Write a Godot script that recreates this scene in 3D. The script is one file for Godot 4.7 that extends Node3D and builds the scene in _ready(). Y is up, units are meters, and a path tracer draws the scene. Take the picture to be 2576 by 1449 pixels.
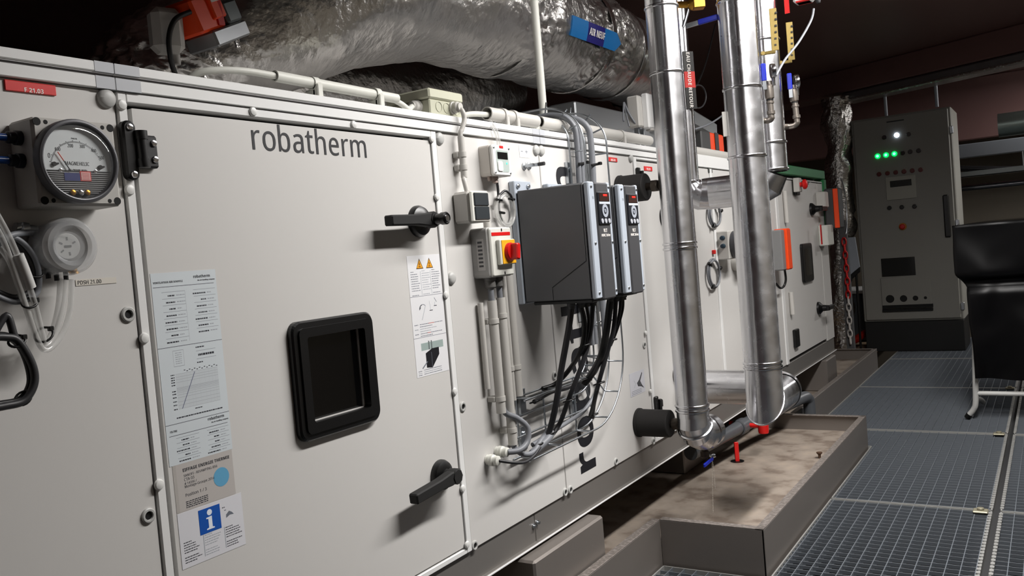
extends Node3D
# y values written as "relative" heights are measured from the lens; V() adds the lens height H above the grating.
const H := 1.08
const D := 1.25
const F := 2159.4555
const RIGHT := Vector3(0.5313272, -0.0846086, 0.8429310)
const DOWN := Vector3(-0.0778044, -0.9956686, -0.0508968)
const FWD := Vector3(0.8435863, -0.0385408, -0.5356088)
var M := {}
var used := {}
var rng := RandomNumberGenerator.new()
var font: SystemFont
var font_b: SystemFont

func _ready() -> void:
	rng.seed = 7
	set_camera_and_light()
	make_materials()
	build_room()
	build_floor()
	build_pans()
	build_unit()
	build_far_unit()
	build_ducts()
	build_gauge_corner()
	build_sheets()
	build_wall_devices()
	build_drives()
	build_mesh_tray()
	build_top_runs()
	build_pipes()
	build_valves()
	build_background()
	build_far_details()

func set_camera_and_light() -> void:
	var cam := Camera3D.new()
	cam.name = "camera"
	cam.transform = Transform3D(Basis(RIGHT, -DOWN, -FWD), Vector3(0, H, D))
	cam.fov = 37.0933
	cam.near = 0.05
	add_child(cam)
	var we := WorldEnvironment.new()
	we.name = "environment"
	var e := Environment.new()
	e.background_mode = Environment.BG_COLOR
	e.background_color = Color(0, 0, 0)
	e.tonemap_mode = Environment.TONE_MAPPER_LINEAR
	e.tonemap_exposure = 1.03
	e.sdfgi_enabled = true
	e.ssao_enabled = true
	e.ssil_enabled = true
	we.environment = e
	add_child(we)
	# unseen ceiling lamps: two placed to light units and pipes, one the far end
	unseen_ceiling_lamp(Vector3(2.15, 1.315, 1.22), Vector2(1.25, 0.16), 7.1, "unseen long ceiling lamp placed to light the air handling unit from the aisle")
	unseen_ceiling_lamp(Vector3(3.45, 1.315, 1.20), Vector2(1.25, 0.16), 5.6, "unseen long ceiling lamp placed to light the insulated pipes and the drip pan")
	unseen_ceiling_lamp(Vector3(8.3, 1.315, 2.3), Vector2(1.25, 0.16), 7.0, "unseen long ceiling lamp placed to light the far end of the plant room")

func unseen_ceiling_lamp(at: Vector3, size: Vector2, energy: float, label: String) -> void:
	var p := V(at.x, at.y, at.z)
	var t = thing("unseen_ceiling_lamp", label, "lamp", p, "unseen ceiling lamps")
	var st = S()
	cbox(st, p - Vector3(0, 0.03, 0), Vector3(size.x + 0.06, 0.06, size.y + 0.04), 0.006)
	part(t, "housing", st, plain(Color(0.82, 0.82, 0.8), 0.5))
	st = S()
	cbox(st, p - Vector3(0, 0.067, 0), Vector3(size.x, 0.012, size.y), 0.003)
	var gm := plain(Color(0.95, 0.95, 0.93), 0.5)
	gm.emission_enabled = true
	gm.emission = Color(1.0, 0.985, 0.97)
	gm.emission_energy_multiplier = 3.0
	part(t, "diffuser", st, gm)
	# unseen cross blades below the tube, placed to darken the top of the cabinet
	var alu := plain(Color(0.55, 0.55, 0.55), 0.35, 0.6)
	var blade := bar_mesh(Vector3(0.002, 0.045, size.y))
	var n := 4
	for k in n + 1:
		piece(t, "unseen_cutoff_blade", blade, p + Vector3(lerpf(-0.5, 0.5, float(k) / n) * size.x, -0.105, 0), alu)
	var l := AreaLight3D.new()
	l.name = "tube_light"
	l.area_size = size
	l.light_energy = energy
	l.light_color = Color(1.0, 0.988, 0.976)
	l.area_range = 14.0
	l.area_attenuation = 2.0
	l.shadow_enabled = true
	t.add_child(l)
	l.position = Vector3(0, -0.076, 0)
	l.rotation = Vector3(-PI / 2, 0, 0)

# ---------- positions ----------
func V(x: float, y: float, z: float) -> Vector3:
	return Vector3(x, y + H, z)

func ray(px: float, py: float) -> Vector3:
	return RIGHT * ((px - 1288.0) / F) + DOWN * ((py - 724.5) / F) + FWD

func W(px: float, py: float, z: float) -> Vector3:      # the point a pixel shows on a plane parallel to the unit's front
	var r := ray(px, py)
	return Vector3(0, H, D) + r * ((z - D) / r.z)

func WX(px: float, py: float, x: float) -> Vector3:     # the same on a plane across the aisle
	var r := ray(px, py)
	return Vector3(0, H, D) + r * (x / r.x)

func WY(px: float, py: float, y: float) -> Vector3:     # the same on a level plane
	var r := ray(px, py)
	return Vector3(0, H, D) + r * (y / r.y)

func path(list: Array, n := 6) -> PackedVector3Array:
	var a := PackedVector3Array()
	for q in list:
		a.append(W(q[0], q[1], q[2]))
	return smooth(a, n)

func smooth(a: PackedVector3Array, n := 6) -> PackedVector3Array:
	var o := PackedVector3Array()
	for i in a.size() - 1:
		var p0 := a[maxi(i - 1, 0)]
		var p3 := a[mini(i + 2, a.size() - 1)]
		for k in n:
			o.append(a[i].cubic_interpolate(a[i + 1], p0, p3, float(k) / n))
	o.append(a[a.size() - 1])
	return o

# ---------- scene tree ----------
func numbered(called: String) -> String:
	var k: int = used.get(called, 0)
	used[called] = k + 1
	return called if k == 0 else "%s_%03d" % [called, k]

func thing(called: String, label: String, category: String, at := Vector3.ZERO, group := "", kind := "") -> Node3D:
	var o := Node3D.new()
	o.name = numbered(called)
	add_child(o)
	o.position = at
	o.set_meta("label", label)
	o.set_meta("category", category)
	if group: o.set_meta("group", group)
	if kind: o.set_meta("kind", kind)
	return o

func root_of(n: Node) -> Vector3:
	var p := Vector3.ZERO
	while n != self:
		p += n.position
		n = n.get_parent()
	return p

func part(parent: Node, called: String, st, m: Material, label := "") -> MeshInstance3D:
	var o := MeshInstance3D.new()
	o.name = called
	o.mesh = finish(st)
	o.material_override = m
	parent.add_child(o, true)
	o.position = -root_of(parent)
	if label: o.set_meta("label", label)
	return o

func piece(parent: Node, called: String, mesh: Mesh, at: Vector3, m: Material, b := Basis()) -> MeshInstance3D:
	var o := MeshInstance3D.new()
	o.name = called
	o.mesh = mesh
	o.material_override = m
	parent.add_child(o, true)
	o.transform = Transform3D(b, at - root_of(parent))
	return o

func struct(called: String, st, m: Material) -> MeshInstance3D:
	var o := part(self, called, st, m)
	o.set_meta("kind", "structure")
	return o

func solid(called: String, label: String, category: String, st, m: Material, group := "") -> MeshInstance3D:
	var o := MeshInstance3D.new()
	o.name = numbered(called)
	o.mesh = finish(st)
	o.material_override = m
	add_child(o)
	o.set_meta("label", label)
	o.set_meta("category", category)
	if group: o.set_meta("group", group)
	return o

# ---------- shapes ----------
func S() -> SurfaceTool:
	var st := SurfaceTool.new()
	st.begin(Mesh.PRIMITIVE_TRIANGLES)
	st.set_smooth_group(-1)
	return st

func finish(st) -> Mesh:
	if st is Mesh: return st
	st.generate_normals()
	return st.commit()

func tri(st: SurfaceTool, a: Vector3, b: Vector3, c: Vector3, n: Vector3) -> void:
	if (b - a).cross(c - a).dot(n) > 0.0:
		var t := b
		b = c
		c = t
	st.add_vertex(a)
	st.add_vertex(b)
	st.add_vertex(c)

func quad(st: SurfaceTool, a: Vector3, b: Vector3, c: Vector3, d: Vector3, n: Vector3) -> void:
	tri(st, a, b, c, n)
	tri(st, a, c, d, n)

func cbox(st: SurfaceTool, at: Vector3, size: Vector3, ch := 0.0, b := Basis()) -> void:
	var h := size * 0.5
	ch = minf(ch, minf(h.x, minf(h.y, h.z)) * 0.98)
	var ax := [Vector3.RIGHT, Vector3.UP, Vector3.BACK]
	for i in 3:
		var u: Vector3 = ax[(i + 1) % 3]
		var v: Vector3 = ax[(i + 2) % 3]
		for s in [-1.0, 1.0]:
			var n: Vector3 = ax[i] * s
			var c: Vector3 = ax[i] * (h[i] * s)
			var hu: Vector3 = u * (h[(i + 1) % 3] - ch)
			var hv: Vector3 = v * (h[(i + 2) % 3] - ch)
			quad(st, at + b * (c - hu - hv), at + b * (c + hu - hv), at + b * (c + hu + hv), at + b * (c - hu + hv), b * n)
			if ch > 0.0:
				for r in [-1.0, 1.0]:      # the bevel between this face and the next axis's face
					var n2: Vector3 = u * r
					var e1: Vector3 = c + n2 * (h[(i + 1) % 3] - ch)
					var e2: Vector3 = n * (h[i] - ch) + n2 * h[(i + 1) % 3]
					quad(st, at + b * (e1 - hv), at + b * (e1 + hv), at + b * (e2 + hv), at + b * (e2 - hv), b * (n + n2))
	if ch > 0.0:
		for sx in [-1.0, 1.0]:
			for sy in [-1.0, 1.0]:
				for sz in [-1.0, 1.0]:
					var q := Vector3(sx, sy, sz)
					var i := q * (h - Vector3.ONE * ch)
					tri(st, at + b * (i + Vector3(sx * ch, 0, 0)), at + b * (i + Vector3(0, sy * ch, 0)), at + b * (i + Vector3(0, 0, sz * ch)), b * q)

func box2(st: SurfaceTool, a: Vector3, c: Vector3, ch := 0.0) -> void:     # between two opposite corners
	cbox(st, (a + c) * 0.5, (c - a).abs(), ch)

func frame_to(dir: Vector3) -> Basis:                   # local y along dir
	var y := dir.normalized()
	var x := y.cross(Vector3.UP if absf(y.y) < 0.9 else Vector3.RIGHT).normalized()
	return Basis(x, y, x.cross(y))

func lathe(st: SurfaceTool, at: Vector3, dir: Vector3, prof: Array, seg := 24) -> void:
	var b := frame_to(dir)
	var g := 1
	var cen := 0.0
	for q in prof: cen += q[1]
	cen /= prof.size()
	for i in prof.size() - 1:
		var p := Vector2(prof[i][0], prof[i][1])
		var q := Vector2(prof[i + 1][0], prof[i + 1][1])
		if p.distance_to(q) < 1e-7: continue
		if i > 0:
			var o := Vector2(prof[i - 1][0], prof[i - 1][1])
			if absf((p - o).angle_to(q - p)) > 0.6: g += 1
		st.set_smooth_group(g)
		var d := (q - p).normalized()
		var nn := Vector2(d.y, -d.x)
		for k in seg:
			var a0 := TAU * k / seg
			var a1 := TAU * (k + 1) / seg
			var c0 := b * Vector3(cos(a0), 0, sin(a0))
			var c1 := b * Vector3(cos(a1), 0, sin(a1))
			var n := (c0 + c1).normalized() * nn.x + b.y * nn.y
			var A := at + c0 * p.x + b.y * p.y
			var B := at + c1 * p.x + b.y * p.y
			var C := at + c1 * q.x + b.y * q.y
			var E := at + c0 * q.x + b.y * q.y
			if p.x > 1e-7: tri(st, A, B, C, n)
			if q.x > 1e-7: tri(st, A, C, E, n)
	st.set_smooth_group(-1)

func rod(st: SurfaceTool, a: Vector3, c: Vector3, r: float, seg := 12) -> void:
	var l := a.distance_to(c)
	lathe(st, a, c - a, [[0, 0], [r, 0], [r, l], [0, l]], seg)

func disc(st: SurfaceTool, at: Vector3, dir: Vector3, r: float, h: float, ch := 0.001, seg := 24) -> void:
	lathe(st, at, dir, [[0, 0], [r, 0], [r, h - ch], [r - ch, h], [0, h]], seg)

# a tube along points; with mitred true every stretch keeps its own hard-edged joints, cut on the bisecting plane
func tube(st: SurfaceTool, a: PackedVector3Array, r, seg := 10, mitred := false, capped := true, with_uv := false) -> void:
	var n := a.size()
	var rings := []
	var x := Vector3.ZERO
	for i in n:
		var d0 := (a[i] - a[maxi(i - 1, 0)]).normalized()
		var d1 := (a[mini(i + 1, n - 1)] - a[i]).normalized()
		if i == 0: d0 = d1
		if i == n - 1: d1 = d0
		var t := (d0 + d1).normalized()
		if x == Vector3.ZERO:
			x = frame_to(d1).x
		var rr: float = r if r is float else r[i]
		var ring := PackedVector3Array()
		x = (x - d0 * x.dot(d0)).normalized()
		var y := d0.cross(x)
		for k in seg:
			var ang := TAU * k / seg
			var v := (x * cos(ang) + y * sin(ang)) * rr
			if mitred or true:
				v -= d0 * (v.dot(t) / maxf(d0.dot(t), 0.3))
			ring.append(a[i] + v)
		rings.append(ring)
		x = (x - d1 * x.dot(d1)).normalized()
	for i in n - 1:
		st.set_smooth_group(i + 1 if mitred else 1)
		for k in seg:
			var m := (k + 1) % seg
			var out: Vector3 = (rings[i][k] + rings[i][m]) * 0.5 - a[i]
			if with_uv:
				var vs := [rings[i][k], rings[i][m], rings[i + 1][m], rings[i + 1][k]]
				var us := [Vector2(float(k) / seg, i), Vector2(float(k + 1) / seg, i), Vector2(float(k + 1) / seg, i + 1), Vector2(float(k) / seg, i + 1)]
				var flip: bool = (vs[1] - vs[0]).cross(vs[2] - vs[0]).dot(out) > 0.0
				for q in ([0, 2, 1, 0, 3, 2] if flip else [0, 1, 2, 0, 2, 3]):
					st.set_uv(us[q])
					st.add_vertex(vs[q])
				continue
			quad(st, rings[i][k], rings[i][m], rings[i + 1][m], rings[i + 1][k], out)
	st.set_smooth_group(-1)
	if capped:
		for k in seg:
			var m := (k + 1) % seg
			tri(st, a[0], rings[0][k], rings[0][m], a[0] - a[1])
			tri(st, a[n - 1], rings[n - 1][k], rings[n - 1][m], a[n - 1] - a[n - 2])

# a flat polygon (x, y) pushed out along z, with an optional bevel on its front edge
func slab(st: SurfaceTool, poly: PackedVector2Array, z0: float, z1: float, bev := 0.0, xf := Transform3D()) -> void:
	var idx := Geometry2D.triangulate_polygon(poly)
	var front := poly
	if bev > 0.0:
		var o := Geometry2D.offset_polygon(poly, -bev, Geometry2D.JOIN_MITER)
		if o.size() == 1 and o[0].size() == poly.size():
			# match the start of the shrunk outline to the original one
			var best := 0
			for k in o[0].size():
				if o[0][k].distance_to(poly[0]) < o[0][best].distance_to(poly[0]): best = k
			front = PackedVector2Array()
			for k in o[0].size(): front.append(o[0][(best + k) % o[0].size()])
			if front.size() > 2 and front[1].distance_to(poly[1]) > front[front.size() - 1].distance_to(poly[1]):
				var fl := PackedVector2Array([front[0]])
				for k in range(front.size() - 1, 0, -1): fl.append(front[k])
				front = fl
	var mid := Vector2.ZERO
	for p in poly: mid += p / poly.size()
	for i in range(0, idx.size(), 3):
		tri(st, xf * v3(front[idx[i]], z1), xf * v3(front[idx[i + 1]], z1), xf * v3(front[idx[i + 2]], z1), xf.basis * Vector3(0, 0, signf(z1 - z0)))
		tri(st, xf * v3(poly[idx[i]], z0), xf * v3(poly[idx[i + 1]], z0), xf * v3(poly[idx[i + 2]], z0), xf.basis * Vector3(0, 0, signf(z0 - z1)))
	var zb := z1 - signf(z1 - z0) * bev
	var ccw := not Geometry2D.is_polygon_clockwise(poly)
	for i in poly.size():
		var j := (i + 1) % poly.size()
		var e := poly[j] - poly[i]
		var n := Vector3(e.y, -e.x, 0) * (1.0 if ccw else -1.0)
		quad(st, xf * v3(poly[i], z0), xf * v3(poly[j], z0), xf * v3(poly[j], zb), xf * v3(poly[i], zb), xf.basis * n)
		if bev > 0.0:
			quad(st, xf * v3(poly[i], zb), xf * v3(poly[j], zb), xf * v3(front[j], z1), xf * v3(front[i], z1), xf.basis * (n.normalized() + Vector3(0, 0, signf(z1 - z0))))

func v3(p: Vector2, z: float) -> Vector3:
	return Vector3(p.x, p.y, z)

func rrect(x0: float, y0: float, x1: float, y1: float, r: float, n := 4) -> PackedVector2Array:
	var o := PackedVector2Array()
	var cs := [[x1 - r, y1 - r, 0], [x0 + r, y1 - r, 1], [x0 + r, y0 + r, 2], [x1 - r, y0 + r, 3]]
	for c in cs:
		for k in n + 1:
			var a: float = PI / 2 * (c[2] + float(k) / n)
			o.append(Vector2(c[0] + cos(a) * r, c[1] + sin(a) * r))
	return o

# a rounded frame with a square hole
func ring_frame(st: SurfaceTool, outer: PackedVector2Array, inner: PackedVector2Array, z0: float, z1: float) -> void:
	var n := outer.size()
	for i in n:
		var j := (i + 1) % n
		quad(st, v3(outer[i], z1), v3(outer[j], z1), v3(inner[j], z1), v3(inner[i], z1), Vector3(0, 0, 1))
		var e := outer[j] - outer[i]
		quad(st, v3(outer[i], z0), v3(outer[j], z0), v3(outer[j], z1), v3(outer[i], z1), Vector3(e.y, -e.x, 0))
		e = inner[j] - inner[i]
		quad(st, v3(inner[i], z0), v3(inner[j], z0), v3(inner[j], z1), v3(inner[i], z1), Vector3(-e.y, e.x, 0))

func lettering(parent: Node, called: String, words: String, at: Vector3, width: float, m: Material, turn := Basis(), depth := 0.0004, bold := false, squash := 1.0) -> MeshInstance3D:
	var t := TextMesh.new()
	t.text = words
	t.font = font_b if bold else font
	t.font_size = 64
	t.pixel_size = 0.001
	t.depth = 0.01
	t.curve_step = 1.0
	t.horizontal_alignment = HORIZONTAL_ALIGNMENT_LEFT
	t.vertical_alignment = VERTICAL_ALIGNMENT_BOTTOM
	var bb := t.get_aabb()
	var k := width / maxf(bb.size.x, 0.0001)
	var o := MeshInstance3D.new()
	o.name = called
	o.mesh = t
	o.material_override = m
	parent.add_child(o, true)
	var sc := Vector3(k, k * squash, depth / 0.01)
	var off := Vector3(bb.position.x * k, bb.position.y * k * squash, -0.005 * sc.z)
	o.transform = Transform3D(turn * Basis.from_scale(sc), at - root_of(parent) - turn * off)
	return o

func plain(c: Color, rough := 0.5, metal := 0.0) -> StandardMaterial3D:
	var m := StandardMaterial3D.new()
	m.albedo_color = c
	m.roughness = rough
	m.metallic = metal
	return m

func noise_tex(freq: float, oct: int, ramp = null, as_normal := false, strength := 1.0, seed_ := 1, size := 512, type := FastNoiseLite.TYPE_SIMPLEX_SMOOTH) -> NoiseTexture2D:
	var t := NoiseTexture2D.new()
	var n := FastNoiseLite.new()
	n.seed = seed_
	n.noise_type = type
	n.frequency = freq
	n.fractal_octaves = oct
	t.noise = n
	t.width = size
	t.height = size
	t.seamless = true
	if ramp: t.color_ramp = ramp
	t.as_normal_map = as_normal
	t.bump_strength = strength
	return t

func ramp(list: Array) -> Gradient:
	var g := Gradient.new()
	g.offsets = PackedFloat32Array()
	g.colors = PackedColorArray()
	var o := PackedFloat32Array()
	var c := PackedColorArray()
	for q in list:
		o.append(q[0])
		c.append(q[1])
	g.offsets = o
	g.colors = c
	return g

func triplanar(m: StandardMaterial3D, scale: float) -> StandardMaterial3D:
	m.uv1_triplanar = true
	m.uv1_world_triplanar = true
	m.uv1_scale = Vector3.ONE * scale
	return m

func make_materials() -> void:
	font = SystemFont.new()
	font.font_names = PackedStringArray(["Droid Sans"])
	font_b = SystemFont.new()
	font_b.font_names = PackedStringArray(["Droid Sans"])
	font_b.font_weight = 700
	M.paint = plain(Color(0.80, 0.792, 0.780), 0.45)
	M.white = plain(Color(0.89, 0.89, 0.885), 0.4)
	M.patch = plain(Color(0.72, 0.73, 0.75), 0.45)
	M.gasket = plain(Color(0.06, 0.06, 0.065), 0.8)
	M.black = plain(Color(0.035, 0.035, 0.04), 0.35)
	M.black_matt = plain(Color(0.05, 0.048, 0.047), 0.75)
	M.ink = plain(Color(0.03, 0.035, 0.07), 0.6)
	M.chrome = plain(Color(0.85, 0.85, 0.86), 0.18, 1.0)
	M.zinc = plain(Color(0.72, 0.74, 0.76), 0.32, 1.0)
	M.frame_grey = plain(Color(0.50, 0.485, 0.47), 0.45, 0.45)
	M.pvc = plain(Color(0.74, 0.73, 0.71), 0.5)
	M.pvc_light = plain(Color(0.82, 0.82, 0.79), 0.5)
	M.box_grey = plain(Color(0.72, 0.71, 0.69), 0.5)
	M.cable_grey = plain(Color(0.46, 0.47, 0.49), 0.5)
	M.cable_dark = plain(Color(0.16, 0.16, 0.17), 0.45)
	M.cable_black = plain(Color(0.04, 0.04, 0.042), 0.4)
	M.red = plain(Color(0.78, 0.08, 0.07), 0.4)
	M.red_tag = plain(Color(0.83, 0.12, 0.11), 0.45)
	M.yellow = plain(Color(0.93, 0.68, 0.12), 0.45)
	M.orange = plain(Color(0.92, 0.27, 0.04), 0.45)
	M.blue = plain(Color(0.04, 0.13, 0.62), 0.4)
	M.tag_white = plain(Color(0.93, 0.91, 0.89), 0.5)
	M.brass = plain(Color(0.72, 0.53, 0.22), 0.35, 1.0)
	M.rubber = plain(Color(0.085, 0.075, 0.07), 0.8)
	M.drive_grey = plain(Color(0.37, 0.375, 0.385), 0.55)
	M.drive_trim = plain(Color(0.66, 0.69, 0.73), 0.4)
	M.clear = plain(Color(0.95, 0.96, 0.97, 0.05), 0.04)
	M.clear.transparency = BaseMaterial3D.TRANSPARENCY_ALPHA
	M.hose = plain(Color(0.88, 0.88, 0.87, 0.35), 0.15)
	M.hose.transparency = BaseMaterial3D.TRANSPARENCY_ALPHA
	M.cover = plain(Color(0.85, 0.86, 0.87, 0.30), 0.15)
	M.cover.transparency = BaseMaterial3D.TRANSPARENCY_ALPHA
	M.pane = plain(Color(0.02, 0.02, 0.025, 0.55), 0.03)
	M.pane.transparency = BaseMaterial3D.TRANSPARENCY_ALPHA
	# sheet aluminium jackets of the pipes: faintly dented
	M.jacket = plain(Color(0.83, 0.83, 0.84), 0.24, 1.0)
	M.jacket.normal_enabled = true
	M.jacket.normal_texture = noise_tex(0.012, 3, null, true, 2.0, 4)
	M.jacket.normal_scale = 0.25
	M.jacket.roughness_texture = noise_tex(0.02, 4, ramp([[0.0, Color(0.7, 0.7, 0.7)], [1.0, Color(1, 1, 1)]]), false, 1.0, 9)
	M.jacket.roughness = 0.30
	triplanar(M.jacket, 1.6)
	M.ring_metal = M.jacket.duplicate()
	M.ring_metal.roughness = 0.22
	M.jacket.anisotropy_enabled = true
	M.jacket.anisotropy = -0.8
	# crinkled aluminium foil
	M.foil = plain(Color(0.79, 0.78, 0.77), 0.33, 1.0)
	M.foil.normal_enabled = true
	M.foil.normal_texture = noise_tex(0.02, 5, null, true, 7.0, 11, 1024)
	M.foil.normal_scale = 0.8
	triplanar(M.foil, 1.3)
	M.foil_crinkled = M.foil.duplicate()
	M.foil_crinkled.normal_scale = 1.4
	# stainless, dusty pan floor
	M.pan = plain(Color(0.50, 0.475, 0.455), 0.42, 0.45)
	M.pan_floor = plain(Color(1, 1, 1), 0.62, 0.15)
	M.pan_floor.albedo_texture = noise_tex(0.006, 5, ramp([[0.0, Color(0.42, 0.37, 0.33)], [0.28, Color(0.505, 0.455, 0.41)], [0.42, Color(0.565, 0.52, 0.475)], [0.65, Color(0.60, 0.555, 0.51)], [1.0, Color(0.64, 0.585, 0.53)]]), false, 1.0, 23, 1024)
	triplanar(M.pan_floor, 1.1)
	M.pan_lip = plain(Color(1, 1, 1), 0.5, 0.4)
	M.pan_lip.albedo_texture = noise_tex(0.03, 4, ramp([[0.0, Color(0.40, 0.375, 0.355)], [0.6, Color(0.52, 0.49, 0.47)], [1.0, Color(0.66, 0.63, 0.61)]]), false, 1.0, 31)
	triplanar(M.pan_lip, 4.0)
	M.grate = plain(Color(0.52, 0.545, 0.575), 0.45, 0.6)
	M.grate_band = plain(Color(0.70, 0.70, 0.69), 0.45, 0.6)
	M.brown = plain(Color(0.50, 0.375, 0.36), 0.5)
	M.concrete = plain(Color(0.15, 0.15, 0.155), 0.85)
	M.far_wall = plain(Color(0.50, 0.47, 0.42), 0.7)
	M.cab = plain(Color(0.56, 0.555, 0.53), 0.5)
	M.tarp = plain(Color(0.02, 0.019, 0.024), 0.34)
	M.tarp.metallic_specular = 0.3
	M.green = plain(Color(0.10, 0.45, 0.24), 0.5)
	M.cap = plain(Color(0.86, 0.86, 0.85), 0.4)
	M.ring = plain(Color(0.70, 0.70, 0.69), 0.45)
	M.galva = plain(Color(0.62, 0.63, 0.64), 0.38, 0.85)

# ---------- room, floor, pans ----------
func build_room() -> void:
	var st = S()
	box2(st, V(-2.6, 1.33, -3.6), V(11.2, 1.53, 3.6))
	struct("ceiling", st, M.brown)
	st = S()
	box2(st, V(-2.6, -1.95, -3.6), V(11.2, -1.75, 3.6))
	struct("floor", st, M.concrete)
	st = S()
	box2(st, V(-2.6, -1.95, -3.8), V(11.2, 1.53, -3.6))
	struct("wall_back", st, M.brown)
	st = S()
	box2(st, V(-2.6, -1.95, 3.6), V(11.2, 1.53, 3.8))
	struct("wall_front", st, M.far_wall)
	st = S()
	box2(st, V(-2.8, -1.95, -3.8), V(-2.6, 1.53, 3.8))
	struct("wall_left", st, M.brown)
	st = S()
	box2(st, V(11.0, -1.95, -3.8), V(11.2, 1.53, 3.8))
	struct("wall_right", st, M.far_wall)
	# brown downstand beam, set askew across the aisle
	st = S()
	var b := Basis(Vector3.UP, 0.4128)
	var dirz := Vector3(-0.73, 0, 1.665).normalized()
	var bx := Basis(dirz.cross(Vector3.UP) * -1.0, Vector3.UP, dirz)
	var c := V(7.19, 1.2345, 1.145) + dirz * 0.2
	c += bx.x * (0.15 * signf(bx.x.x))
	cbox(st, c, Vector3(0.3, 0.193, 5.0), 0.01, bx)
	struct("trim_1", st, M.brown)

func bar_mesh(size: Vector3) -> Mesh:
	var b := BoxMesh.new()
	b.size = size
	return b

func build_floor() -> void:
	# walkway gratings: each panel a frame of flat bar around bearing bars and cross bars
	var xs := [0.97, 2.24, 3.513, 4.783, 6.053, 7.323, 8.593]
	var where := ["beside the step of the drip pan", "at the pan's outer corner", "along the wide drip pan", "past the end of the wide drip pan", "beside the narrow far pan", "before the control cabinet", "behind the control cabinet"]
	for row in 2:
		for i in xs.size() - 1:
			var x0: float = xs[i] + 0.004
			var x1: float = xs[i + 1] - 0.004
			var z0 := 0.09
			var z1 := 1.008
			if row == 1:
				z0 = 1.034
				z1 = 1.96
			var rects := []
			if row == 0 and i == 1:
				rects = [[x0, 0.09, 2.622, z1], [2.622, 0.442, x1, z1]]
			elif row == 0 and i == 2:
				rects = [[x0, 0.442, 4.41, z1], [4.41, 0.10, x1, z1]]
			else:
				rects = [[x0, z0, x1, z1]]
			var t := thing("floor_grating", "galvanised floor grating panel %s%s" % [where[i], "" if row == 0 else ", outer row"], "grating", V(x0, -1.08, rects[0][1]), "walkway grating panels")
			var st = S()
			var fr = S()
			for q in rects:
				var z: float = ceil(q[1] / 0.0415) * 0.0415
				while z < q[3]:
					box2(st, V(q[0], -1.08, z - 0.0013), V(q[2], -1.108, z + 0.0013))
					z += 0.0415
				var x: float = ceil(q[0] / 0.038) * 0.038
				while x < q[2]:
					box2(st, V(x - 0.0013, -1.081, q[1]), V(x + 0.0013, -1.092, q[3]))
					x += 0.038
				var edges := [[q[0], q[1], q[0] + 0.005, q[3]], [q[2] - 0.005, q[1], q[2], q[3]], [q[0], q[3] - 0.005, q[2], q[3]], [q[0], q[1], q[2], q[1] + 0.005]]
				if q[0] == 2.622: edges.remove_at(0)
				elif q[0] == 4.41: edges[0] = [4.41, q[1], 4.415, 0.442]
				if q[2] == 2.622: edges[1] = [2.617, q[1], 2.622, 0.442]
				elif q[2] == 4.41: edges.remove_at(1)
				for e in edges:
					box2(fr, V(e[0], -1.0785, e[1]), V(e[2], -1.112, e[3]))
			var o := part(t, "bars", st, M.grate)
			o.set_meta("kind", "stuff")
			part(t, "edge_band", fr, M.grate_band)
			# notched closing bar along the joint of the two rows
			if i >= 1 and i <= 4:
				var nt = S()
				var zz: float = z1 - 0.004 if row == 0 else z0 + 0.004
				var x: float = x0 + 0.02
				while x < x1 - 0.02:
					box2(nt, V(x, -1.0785, zz - 0.006), V(x + 0.018, -1.075, zz + 0.006))
					x += 0.030
				var no := part(t, "notched_edge", nt, M.grate_band)
				no.set_meta("kind", "stuff")
			if row == 0 and i >= 1 and i <= 3:
				var cl = S()
				cbox(cl, V(x1 - 0.03, -1.073, z1 - 0.035), Vector3(0.045, 0.008, 0.05), 0.003)
				disc(cl, V(x1 - 0.03, -1.071, z1 - 0.035), Vector3.UP, 0.012, 0.01)
				part(t, "fixing_clip", cl, plain(Color(0.60, 0.58, 0.50), 0.45, 0.5))
	# beams that carry the gratings
	for q in [[-0.4, 0.12], [-0.4, 1.02], [-0.4, 1.98]]:
		var st = S()
		box2(st, V(0.9, -1.113, q[1] - 0.05), V(8.65, -1.21, q[1] + 0.05), 0.004)
		var nm := ["along the drip pans", "under the joint of the two grating rows", "under the outer grating row"]
		solid("floor_beam", "dark steel floor beam %s" % nm[[0.12, 1.02, 1.98].find(q[1])], "beam", st, M.concrete, "beams under the walkway")

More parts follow.
